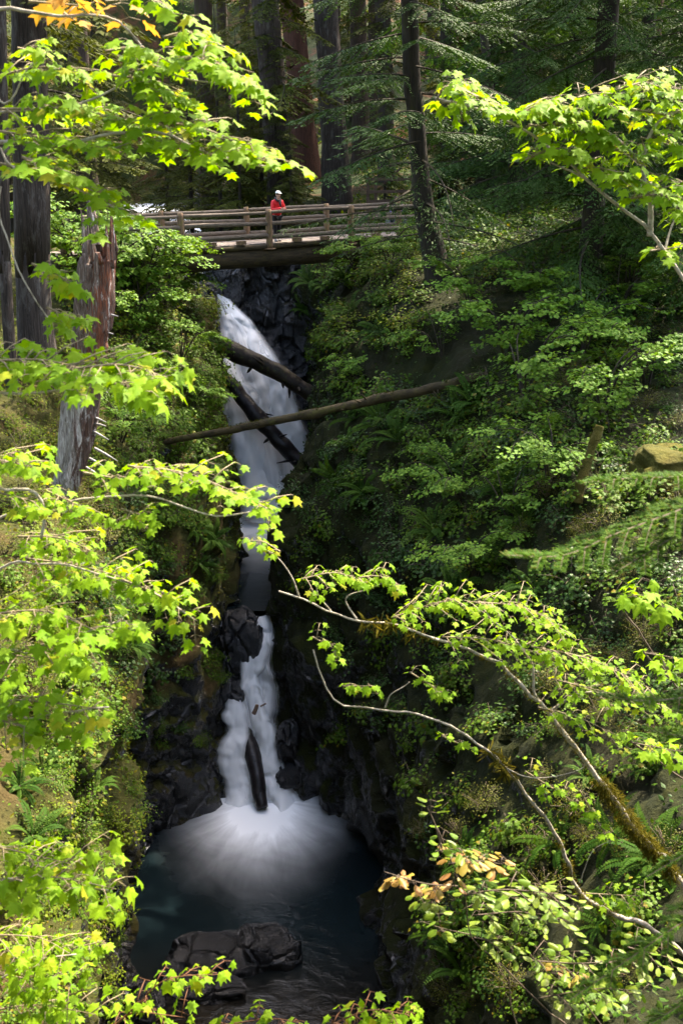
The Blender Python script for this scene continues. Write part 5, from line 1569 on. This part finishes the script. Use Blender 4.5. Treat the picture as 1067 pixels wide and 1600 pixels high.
# --- maple with the middle left boughs
t = FgTree("maple_tree", (-3.5, 5.2, 0), "sunlit maple whose level boughs cross in front of the snag", seed=2)
t.limb("trunk", [t.base + [0, 0, -.3], (-3.3, 5.2, 15.5), (-3.0, 5.1, 17.2), (-2.8, 5.1, 18.6)], .06, .02, world=True)
t.limb("branch", [(-2.95, 5.1, 17.4), P(-60, 600, 4.9), P(0, 615, 4.9), P(90, 612, 4.8), P(160, 598, 4.7), P(230, 600, 4.7)], .014, .004, world=True)
t.limb("branch", [(-2.9, 5.1, 17.9), P(-40, 300, 5.3), P(0, 345, 5.3), P(35, 430, 5.2), P(80, 505, 5.2)], .009, .003, world=True)
t.limb("branch", [(-3.1, 5.2, 16.9), P(-40, 755, 5.2), P(0, 765, 5.2), P(50, 770, 5.2), P(66, 800, 5.2), P(62, 845, 5.2)], .013, .008, world=True)
t.limb("branch", [(-3.1, 5.2, 16.6), P(-20, 815, 5.4), P(75, 792, 5.4), P(140, 780, 5.4), P(240, 778, 5.3), P(330, 803, 5.3), P(395, 800, 5.2)], .012, .004, world=True)
for pts, n, kw in (
    ([(-30,565,4.9),(60,562,4.9),(130,575,4.8)], 34, dict(size=.125)),
    ([(100,578,4.8),(190,570,4.7),(262,590,4.7)], 34, dict(size=.125)),
    ([(180,600,4.6),(235,610,4.6)], 9, dict(size=.135, pitch=(.5, 1.1))),
    ([(50,412,5.2),(85,425,5.2),(118,452,5.2)], 10, dict(size=.11, spread=.16)),
    ([(73,480,5.2),(125,502,5.2)], 8, dict(size=.11, spread=.16)),
    ([(-20,715,5.3),(55,730,5.2)], 18, dict(size=.115)),
    ([(0,770,5.2),(60,785,5.2)], 14, dict(size=.11)),
    ([(200,728,5.3),(300,742,5.3),(425,797,5.2)], 50, dict(size=.10, spread=.28)),
    ([(190,795,5.3),(245,812,5.2)], 9, dict(size=.10, spread=.15)),
    ([(130,738,5.3),(205,752,5.3)], 11, dict(size=.10, spread=.2)),
    ([(70,765,5.4),(135,795,5.3)], 11, dict(size=.105, spread=.2))):
    t.spray(pts, n, kw.pop("size", .115), kw.pop("spread", .30), **kw)
t.done()

# --- maple with the lower left boughs
t = FgTree("maple_tree", (-3.7, 6.1, 0), "sunlit maple with big leaves below the foot of the snag", seed=3)
t.limb("trunk", [t.base + [0, 0, -.3], (-3.5, 6.0, 14.4), (-3.1, 5.8, 16.2), (-2.9, 5.6, 17.3)], .05, .015, world=True)
t.limb("branch", [(-3.2, 5.9, 15.8), P(-30, 905, 5.6), P(60, 880, 5.5), P(150, 895, 5.4), P(235, 925, 5.3), P(300, 965, 5.2)], .012, .004, world=True)
t.limb("branch", [(-3.3, 5.9, 15.2), P(-30, 1040, 5.0), P(50, 1020, 4.9), P(140, 985, 4.9), P(190, 970, 4.9)], .012, .004, world=True)
t.limb("branch", [(-3.4, 5.9, 14.8), P(-30, 1140, 4.9), P(50, 1120, 4.8), P(170, 1105, 4.8)], .010, .004, world=True)
for pts, n, kw in (
    ([(28,838,5.6),(90,840,5.5),(140,858,5.5)], 16, dict(size=.10)),
    ([(40,872,5.5),(130,885,5.5),(200,905,5.4)], 30, dict(size=.11)),
    ([(190,905,5.3),(250,930,5.3),(308,970,5.2)], 24, dict(size=.11, spread=.2)),
    ([(-20,960,5.0),(70,955,4.9),(150,985,4.8)], 26, dict(size=.14)),
    ([(40,1010,4.8),(130,1000,4.8),(200,960,4.9)], 20, dict(size=.14)),
    ([(-20,1015,4.9),(60,1030,4.8)], 10, dict(size=.13)),
    ([(-20,1090,4.9),(80,1098,4.8),(172,1110,4.8)], 28, dict(size=.13)),
    ([(-20,1120,4.8),(60,1140,4.7)], 10, dict(size=.13))):
    t.spray(pts, n, kw.pop("size", .115), kw.pop("spread", .30), **kw)
t.done()

# --- low maple in the bottom left corner
t = FgTree("maple_tree", (-3.0, 5.4, 0), "low sunlit maple filling the cliff corner beside the pool", seed=4)
t.limb("trunk", [t.base + [0, 0, -.3], (-2.9, 5.4, 13.8), (-2.7, 5.2, 14.6)], .03, .012, world=True)
t.limb("branch", [(-2.8, 5.3, 14.2), P(-20, 1390, 4.6), P(60, 1380, 4.6), P(170, 1390, 4.5)], .009, .004, world=True)
t.limb("branch", [(-2.85, 5.35, 13.9), P(-20, 1540, 4.8), P(60, 1500, 4.8), P(120, 1490, 4.8)], .009, .004, world=True)
for pts, n, kw in (
    ([(-20,1320,4.7),(50,1335,4.7),(110,1350,4.6)], 18, dict(size=.125)),
    ([(-10,1375,4.6),(80,1370,4.5),(178,1388,4.5)], 30, dict(size=.135)),
    ([(-20,1230,5.2),(40,1245,5.2)], 0, dict(size=.1)),
    ([(-20,1460,4.9),(60,1465,4.9),(110,1490,4.8)], 24, dict(size=.115)),
    ([(-20,1520,4.9),(50,1530,4.9),(120,1545,4.8)], 24, dict(size=.11)),
    ([(-20,1580,4.9),(60,1570,4.9),(150,1585,4.8)], 26, dict(size=.11)),
    ([(120,1480,5.2),(165,1470,5.2)], 8, dict(size=.09, spread=.15))):
    if n: t.spray(pts, n, kw.pop("size", .115), kw.pop("spread", .28), **kw)
t.done()

# --- saplings along the bottom edge
for i, (bx_, by_, sprs, lab) in enumerate((
    (-1.15, 5.6, [([(178,1605,5.0),(215,1570,5.0),(262,1530,5.0),(345,1522,5.0)], 18), ([(215,1580,5.0),(290,1590,5.0)], 6)], "maple sapling with red twigs held over the dark pool"),
    (-.45, 5.2, [([(330,1605,4.8),(420,1592,4.8),(470,1598,4.8)], 11)], "maple seedling tops showing below the black boulders"),
    (.30, 5.2, [([(520,1600,4.9),(580,1578,4.9),(648,1588,4.9)], 22), ([(540,1610,4.8),(620,1606,4.8)], 12)], "dense maple sapling top at the foot of the right cliff"))):
    t = FgTree("maple_sapling", (bx_, by_, 0), lab, "sapling", M_redtwig, M_redtwig, 30 + i)
    e = P(*sprs[0][0][0])
    t.limb("stem", [t.base + [0, 0, -.2], (t.base + e) / 2 + [.03, 0, .1], e], .010, .006, world=True)
    for pts, n in sprs: t.spray(pts, n, .105, .17, kind="maple_r", start=e)
    t.done()

# --- upper right maple branch
t = FgTree("maple_tree", (3.5, 7.3, 0), "sunlit maple with pale limbs leaning in before the dark spruces", seed=6)
b1 = t.limb("trunk", [t.base + [0, 0, -.3], (3.1, 7.2, 15.2), P(1130, 560, 7.0), P(1067, 445, 7.0), P(1040, 405, 7.0), P(985, 338, 7.0), P(930, 288, 6.9), P(870, 235, 6.9), P(800, 190, 6.8), P(735, 166, 6.8), P(690, 152, 6.8)], .055, .006, 60, world=True)
t.limb("branch", [P(1012, 372, 7.0), P(1012, 320, 7.0), P(1002, 262, 7.0), P(1022, 200, 7.0), P(1075, 165, 7.1)], .020, .007, world=True)
t.limb("branch", [P(1000, 258, 7.0), P(955, 210, 6.9), P(890, 190, 6.9), P(830, 180, 6.8)], .012, .004, world=True)
t.limb("branch", [P(920, 282, 6.9), P(880, 262, 6.9), P(825, 240, 6.8)], .008, .003, world=True)
t.limb("branch", [P(1035, 400, 7.0), P(1050, 350, 7.1), P(1080, 320, 7.1)], .010, .004, world=True)
for pts, n, kw in (
    ([(682,155,6.8),(705,135,6.8),(790,170,6.8)], 30, {}),
    ([(690,160,6.8),(720,160,6.8)], 6, dict(spread=.12, pitch=(.5, 1.1))),
    ([(800,185,6.8),(850,162,6.8),(905,185,6.8)], 34, {}),
    ([(825,195,6.8),(900,200,6.9),(975,225,6.9)], 36, {}),
    ([(820,250,6.8),(860,235,6.8),(905,245,6.8)], 22, {}),
    ([(890,155,6.8),(925,150,6.9),(960,175,6.9)], 20, {}),
    ([(965,140,7.0),(1010,130,7.0),(1070,155,7.0)], 40, {}),
    ([(985,170,7.0),(1040,180,7.0),(1075,190,7.0)], 20, {}),
    ([(905,215,6.9),(960,235,6.9),(995,245,6.9)], 22, {}),
    ([(900,262,6.9),(950,265,6.9),(1000,290,6.9)], 26, {}),
    ([(1000,215,7.0),(1040,225,7.0),(1070,245,7.0)], 18, {}),
    ([(985,310,6.8),(1025,305,6.8),(1070,330,6.8)], 26, {}),
    ([(1000,265,7.0),(1070,290,7.0)], 10, {}),
    ([(1015,392,7.0),(1070,385,7.0)], 7, dict(spread=.12))):
    t.spray(pts, n, .125, kw.pop("spread", .30), kind="maple_r", **kw)
t.done()

# --- leaning vine maple, right middle
t = FgTree("maple_tree", (4.1, 8.3, 0), "leaning vine maple with mossy stem stretching a bare limb toward the falls", seed=7)
Yv = 7.2
b1 = t.limb("trunk", [t.base + [0, 0, -.3], P(1130, 1470, 7.6), P(1040, 1355, 7.4), P(985, 1285, Yv), P(930, 1210, Yv), P(862, 1125, Yv), P(800, 1052, Yv), P(720, 1010, Yv), P(640, 990, Yv), P(540, 965, Yv), P(440, 920, Yv)], .052, .006, 80, .14, world=True, seg=10)
b2 = t.limb("trunk", [t.base + [-.1, 0, -.2], P(1060, 1480, 7.4), P(965, 1432, 7.2), P(902, 1390, 7.1), P(876, 1320, 7.1), P(800, 1215, 7.0), P(700, 1135, 7.0), P(600, 1105, 6.9), P(530, 1095, 6.9), P(500, 1060, 6.9), P(492, 1012, 6.9)], .036, .005, 80, .12, world=True)
t.limb("branch", [P(468, 932, Yv), P(455, 898, Yv), P(432, 870, Yv), P(405, 852, Yv)], .007, .003, world=True)
t.limb("branch", [P(520, 958, Yv), P(495, 925, Yv), P(500, 905, Yv)], .006, .003, world=True)
t.limb("branch", [P(560, 972, Yv), P(540, 935, Yv), P(575, 920, Yv), P(610, 905, Yv)], .007, .003, world=True)
t.limb("branch", [P(885, 1150, Yv), P(838, 1090, Yv), P(830, 1035, Yv), P(790, 985, Yv), P(740, 945, Yv)], .014, .004, world=True)
t.limb("branch", [P(860, 1110, Yv), P(900, 1085, Yv), P(960, 1085, Yv), P(1010, 1100, Yv)], .012, .004, world=True)
t.limb("branch", [P(602, 1105, 6.9), P(610, 1085, 6.9), P(632, 1072, 6.9), P(640, 1066, 6.9)], .006, .003, world=True)
t.limb("branch", [P(780, 1195, 7.0), P(830, 1215, 7.0), P(900, 1205, 7.0), P(920, 1190, 7.0)], .006, .002, world=True)
t.limb("branch", [P(905, 1380, 7.1), P(925, 1330, 7.1), P(960, 1310, 7.1)], .005, .002, world=True)
for pts, n, kw in (
    ([(438,862,Yv),(410,846,Yv),(380,846,Yv)], 9, dict(spread=.10)),
    ([(470,905,Yv),(520,895,Yv),(560,905,Yv)], 20, dict(spread=.2)),
    ([(545,905,Yv),(590,900,Yv),(622,915,Yv)], 18, dict(spread=.2)),
    ([(488,995,6.9),(525,1015,6.9)], 7, dict(spread=.08)),
    ([(535,1072,6.9),(590,1072,6.9)], 9, dict(spread=.1)),
    ([(612,965,Yv),(700,938,Yv),(760,945,Yv)], 42, {}),
    ([(740,940,Yv),(820,950,Yv),(880,985,Yv)], 40, {}),
    ([(690,995,Yv),(770,1000,Yv),(850,1025,Yv)], 34, {}),
    ([(830,1010,Yv),(920,1030,Yv),(1015,1075,Yv)], 44, {}),
    ([(860,1060,Yv),(940,1080,Yv),(1030,1100,Yv)], 30, {}),
    ([(640,1050,7.0),(700,1088,7.0)], 13, dict(spread=.15)),
    ([(840,1105,7.1),(900,1120,7.1),(965,1150,7.1)], 20, {}),
    ([(820,1205,7.1),(900,1255,7.1)], 11, dict(spread=.15)),
    ([(690,1150,7.0),(740,1172,7.0)], 6, dict(spread=.1)),
    ([(905,1235,7.1),(960,1330,7.1)], 9, dict(spread=.15)),
    ([(900,1395,7.2),(1000,1400,7.2)], 10, dict(spread=.15))):
    t.spray(pts, int(n * 1.15), .092, kw.pop("spread", .30), kind="maple_r", **kw)
# moss: shaggy sleeve along the stem, beards under the limbs
A = Acc(); r = np.random.default_rng(3)
def beard(path, i0, i1, n, L, rad):
    idx = r.uniform(i0, i1, n); c = np.stack([np.interp(idx, np.arange(len(path)), path[:, k]) for k in range(3)], -1) - t.base
    kp = vnoise(c * 9, 4) > -.25; c = c[kp]; n = len(c); rad = rad * (.75 + .5 * np.clip(vnoise(c * 7, 8) + .5, 0, 1))[:, None]
    d = norm(r.normal(0, 1, (n, 3))); p = c + d * rad * r.uniform(.5, 1.0, (n, 1))
    dn = d * .7 + r.normal(0, .5, (n, 3)) + np.array([0, 0, -.5])
    V, T, R = leaf_cloud((np.array([(-.05, 0, 0), (.05, 0, 0), (.12, .55, .1), (0, 1, .25)]), np.array([[0, 1, 2], [0, 2, 3]])), p, dn, r.normal(0, 1, (n, 3)), L * r.uniform(.4, 1.3, n), r.random(n))
    A.add(V, T, 0, R)
near = lambda path, px, py: int(np.argmin(np.linalg.norm((path - CAM) / path[:, 1:2] - (P(px, py, 1.0) - CAM), axis=1)))
i0, i1, i2, i3 = near(b1, 1050, 1365), near(b1, 925, 1205), near(b1, 800, 1052), near(b1, 600, 980)
beard(b1, i0, i1, 6500, .042, .062); beard(b1, i1, i2, 900, .030, .024); beard(b1, i2, i3, 260, .04, .016)
beard(b1, i3 - 3, i3 + 2, 160, .10, .02)
j0, j1, j2, j3 = near(b2, 960, 1430), near(b2, 872, 1310), near(b2, 790, 1205), near(b2, 760, 1180)
beard(b2, j0, j1, 1100, .036, .032); beard(b2, j1, j2, 260, .03, .018); beard(b2, j2, j3, 160, .10, .02)
tag(link("moss", A.mesh("moss", [M_moss], False), t.o), kind="stuff")
t.done()

# --- broad leaves at the right edge
for i, (pts, n, sz, base, lab) in enumerate((
    ([(965,940,8.5),(1000,930,8.4),(1035,950,8.4)], 8, .25, (4.6, 9.3), "tall stem with a whorl of broad green leaves under the fir bough"),
    ([(1005,1020,8.5),(1067,1030,8.5)], 9, .20, (4.9, 9.0), "leafy stem with broad leaves at the slope beside the leaning maple"),
    ([(985,1160,7.8),(1067,1175,7.8)], 10, .17, (4.6, 8.4), "low bright leafy stem beside the mossy leaning trunk"))):
    t = FgTree("broadleaf_plant", (base[0], base[1], 0), lab, "plant", M_browntwig, M_browntwig, 50 + i)
    e = P(*pts[0])
    t.limb("stem", [t.base + [0, 0, -.2], (t.base + e) / 2 + [.1, 0, .1], e], .014, .007, world=True)
    t.spray(pts, n, sz, .2, kind="maple_r", start=e); t.done()

# --- huckleberry with turning leaves, lower right
t = FgTree("huckleberry_shrub", (2.3, 6.3, 0), "huckleberry with yellowing oval leaves, its outer twigs turned pink", "shrub", M_browntwig, M_browntwig, 8)
Yh = 5.6
t.limb("stem", [t.base + [0, 0, -.2], P(900, 1625, 5.8), P(850, 1575, Yh), P(790, 1515, Yh), P(735, 1462, Yh), P(727, 1400, Yh), P(705, 1345, Yh), P(683, 1295, Yh)], .012, .003, world=True)
t.limb("stem", [t.base + [0, 0, -.2], P(830, 1640, 5.8), P(795, 1530, 5.7), P(812, 1450, 5.7), P(858, 1365, 5.7)], .008, .003, world=True)
t.limb("stem", [t.base + [.1, 0, -.2], P(960, 1640, 5.8), P(900, 1540, 5.7), P(940, 1500, 5.7)], .008, .003, world=True)
t.limb("branch", [P(735, 1460, Yh), P(690, 1450, Yh), P(660, 1440, Yh)], .004, .002, world=True)
for pts, n, kw in (
    ([(690,1325,Yh),(680,1290,Yh),(668,1262,Yh)], 9, dict(kind="huck", spread=.05, up=.7)),
    ([(715,1385,Yh),(660,1380,Yh),(600,1362,Yh)], 30, dict(kind="pink", spread=.08)),
    ([(700,1350,Yh),(740,1345,Yh),(785,1350,Yh)], 26, dict(kind="pink", spread=.10)),
    ([(680,1330,Yh),(720,1325,Yh)], 8, dict(kind="huck", spread=.08)),
    ([(690,1400,Yh),(650,1420,Yh)], 8, dict(kind="huck", spread=.08)),
    ([(720,1400,Yh),(790,1390,Yh),(900,1400,5.7)], 44, dict(kind="huck", spread=.2)),
    ([(740,1430,Yh),(820,1425,5.7),(890,1440,5.7)], 34, dict(kind="huck", spread=.2)),
    ([(700,1455,Yh),(680,1455,Yh)], 6, dict(kind="huck", spread=.08)),
    ([(740,1465,Yh),(800,1475,Yh)], 14, dict(kind="huck", spread=.15)),
    ([(820,1500,5.7),(900,1505,5.7),(990,1500,5.7)], 36, dict(kind="huck", spread=.2)),
    ([(840,1560,5.6),(930,1545,5.6),(1010,1550,5.6)], 26, dict(kind="huck", spread=.2)),
    ([(860,1520,5.6),(900,1530,5.6)], 9, dict(kind="pink", spread=.12)),
    ([(980,1480,5.7),(1060,1500,5.7)], 16, dict(kind="huck", spread=.15))):
    t.spray(pts, n, .062, kw.pop("spread", .2), pitch=(-.15, .40), **kw)
t.done()

# --- near fir boughs on the right
def fir_bough(tree_o, base, tip_pts, seed, thick=.006, twigL=.22, ntw=16):
    r = np.random.default_rng(seed)
    path = spline([P(*p) for p in tip_pts], 40) - base
    A = Acc(); V, T = tube(path, np.linspace(thick, .002, 40), 5); A.add(V, T, 1)
    axes = [(path, 1.0)]
    tg = norm(np.gradient(path, axis=0))
    for k in range(ntw):
        i = int(6 + 32 * k / ntw); c = path[i]; lat = norm(np.cross(tg[i], [0, 0, 1.0])) * (1 if k % 2 else -1)
        L = twigL * (1.15 - .8 * k / ntw) * r.uniform(.8, 1.15)
        e = c + norm(tg[i] * .75 + lat * .8 + np.array([0, 0, -.18])) * L
        q = spline([c, (c + e) / 2 + [0, 0, .01], e], 14); V, T = tube(q, np.linspace(.003, .0012, 14), 4); A.add(V, T, 1)
        axes.append((q, L))
    for q, _ in axes:
        L = np.linalg.norm(np.diff(q, axis=0), axis=1).sum(); n = int(L * 1900)
        u = r.uniform(0, len(q) - 1, n); c = np.stack([np.interp(u, np.arange(len(q)), q[:, k]) for k in range(3)], -1)
        g = norm(np.gradient(q, axis=0)); d0 = np.stack([np.interp(u, np.arange(len(q)), g[:, k]) for k in range(3)], -1)
        lat = norm(np.cross(d0, [0, 0, 1.0])) * r.choice([-1, 1], (n, 1))
        d = d0 * .6 + lat * r.uniform(.5, 1.0, (n, 1)) + np.array([0, 0, 1.0]) * r.uniform(-.15, .45, (n, 1))
        V, T, R = leaf_cloud((np.array([(-.055, 0, 0), (.055, 0, 0), (.04, .9, 0), (-.04, .9, 0)]), np.array([[0, 1, 2], [0, 2, 3]])), c, d, np.array([0, 0, 1.0]) + r.normal(0, .4, (n, 3)), r.uniform(.020, .032, n), r.random(n))
        A.add(V, T, 0, R)
    link("bough", A.mesh("bough", [M_fir, M_browntwig], False), tree_o)
fb = np.array([2.9, 4.6, 0]); fb[2] = ground(2.9, 4.6, 17) - .05
fir = tag(link("fir_tree", None, None, fb), "fir whose flat needled boughs reach in above the leaning maple", "tree")
V, T = tube(spline([(0, 0, -.3), (0, 0, 2.5), (.05, 0, 5), (0, 0, 7.5)], 30), np.linspace(.11, .02, 30), 10, .06, 4)
link("trunk", np_mesh("trunk", V, T, [M_bark]), fir)
fir_bough(fir, fb, [(1320,640,4.5),(1150,760,4.0),(1067,795,3.8),(960,835,3.7),(880,868,3.6),(790,868,3.5)], 1, .008, .26, 32)
fir_bough(fir, fb, [(1320,620,4.5),(1150,735,4.2),(1060,745,4.0),(980,748,3.9),(910,755,3.8)], 2, .007, .19, 24)
fir_bough(fir, fb, [(1330,720,4.5),(1180,790,4.0),(1080,825,3.8),(1010,865,3.7),(960,895,3.6)], 3, .007, .24, 26)
fb2 = np.array([2.55, 3.9, 0]); fb2[2] = ground(2.55, 3.9, 17) - .05
fir2 = tag(link("fir_tree", None, None, fb2), "small fir with dark needled twigs beside the yellowing huckleberry", "tree")
V, T = tube(spline([(0, 0, -.3), (.02, 0, 1.2), (0, 0, 2.6)], 20), np.linspace(.045, .01, 20), 8, .06, 4)
link("trunk", np_mesh("trunk", V, T, [M_bark]), fir2)
fir_bough(fir2, fb2, [(1330,1300,4.0),(1180,1370,3.7),(1067,1440,3.5),(980,1500,3.4),(890,1562,3.3)], 5, .005, .16, 18)
fir_bough(fir2, fb2, [(1330,1400,4.0),(1180,1500,3.7),(1080,1560,3.5),(1000,1610,3.4)], 6, .005, .14, 12)
fir_bough(fir2, fb2, [(1330,1000,4.0),(1180,1070,3.8),(1067,1090,3.7),(1000,1095,3.6),(930,1085,3.6)], 7, .005, .14, 12)
fir_bough(fir2, fb2, [(1330,1040,4.0),(1180,1130,3.9),(1080,1150,3.8),(1010,1140,3.7)], 8, .005, .12, 10)
fir_bough(fir2, fb2, [(1330,1180,4.0),(1180,1290,3.8),(1080,1330,3.7),(1010,1370,3.6)], 9, .005, .12, 10)

# ------------------------------------------------------------------ unseen conifers around the viewpoint, added to shade the gorge from the low sky
r = np.random.default_rng(21)
k = 0
for ang in np.linspace(95, 355, 24):
    for rad in (17, 27):
        a = math.radians(ang + r.normal(0, 4)); q = rad + r.normal(0, 2)
        x, y = q * math.sin(a), 8 + q * math.cos(a)
        if abs(x) < 12 and y > 8: continue
        if y > 34: continue
        conifer("conifer_tree", x, y, r.uniform(.8, 1.05), FAR_CROWNS[k % 3], FAR_TRUNKS[k % 3], "unseen tall conifer added around the viewpoint to shade the gorge", "unseen shading conifers around the viewpoint"); k += 1
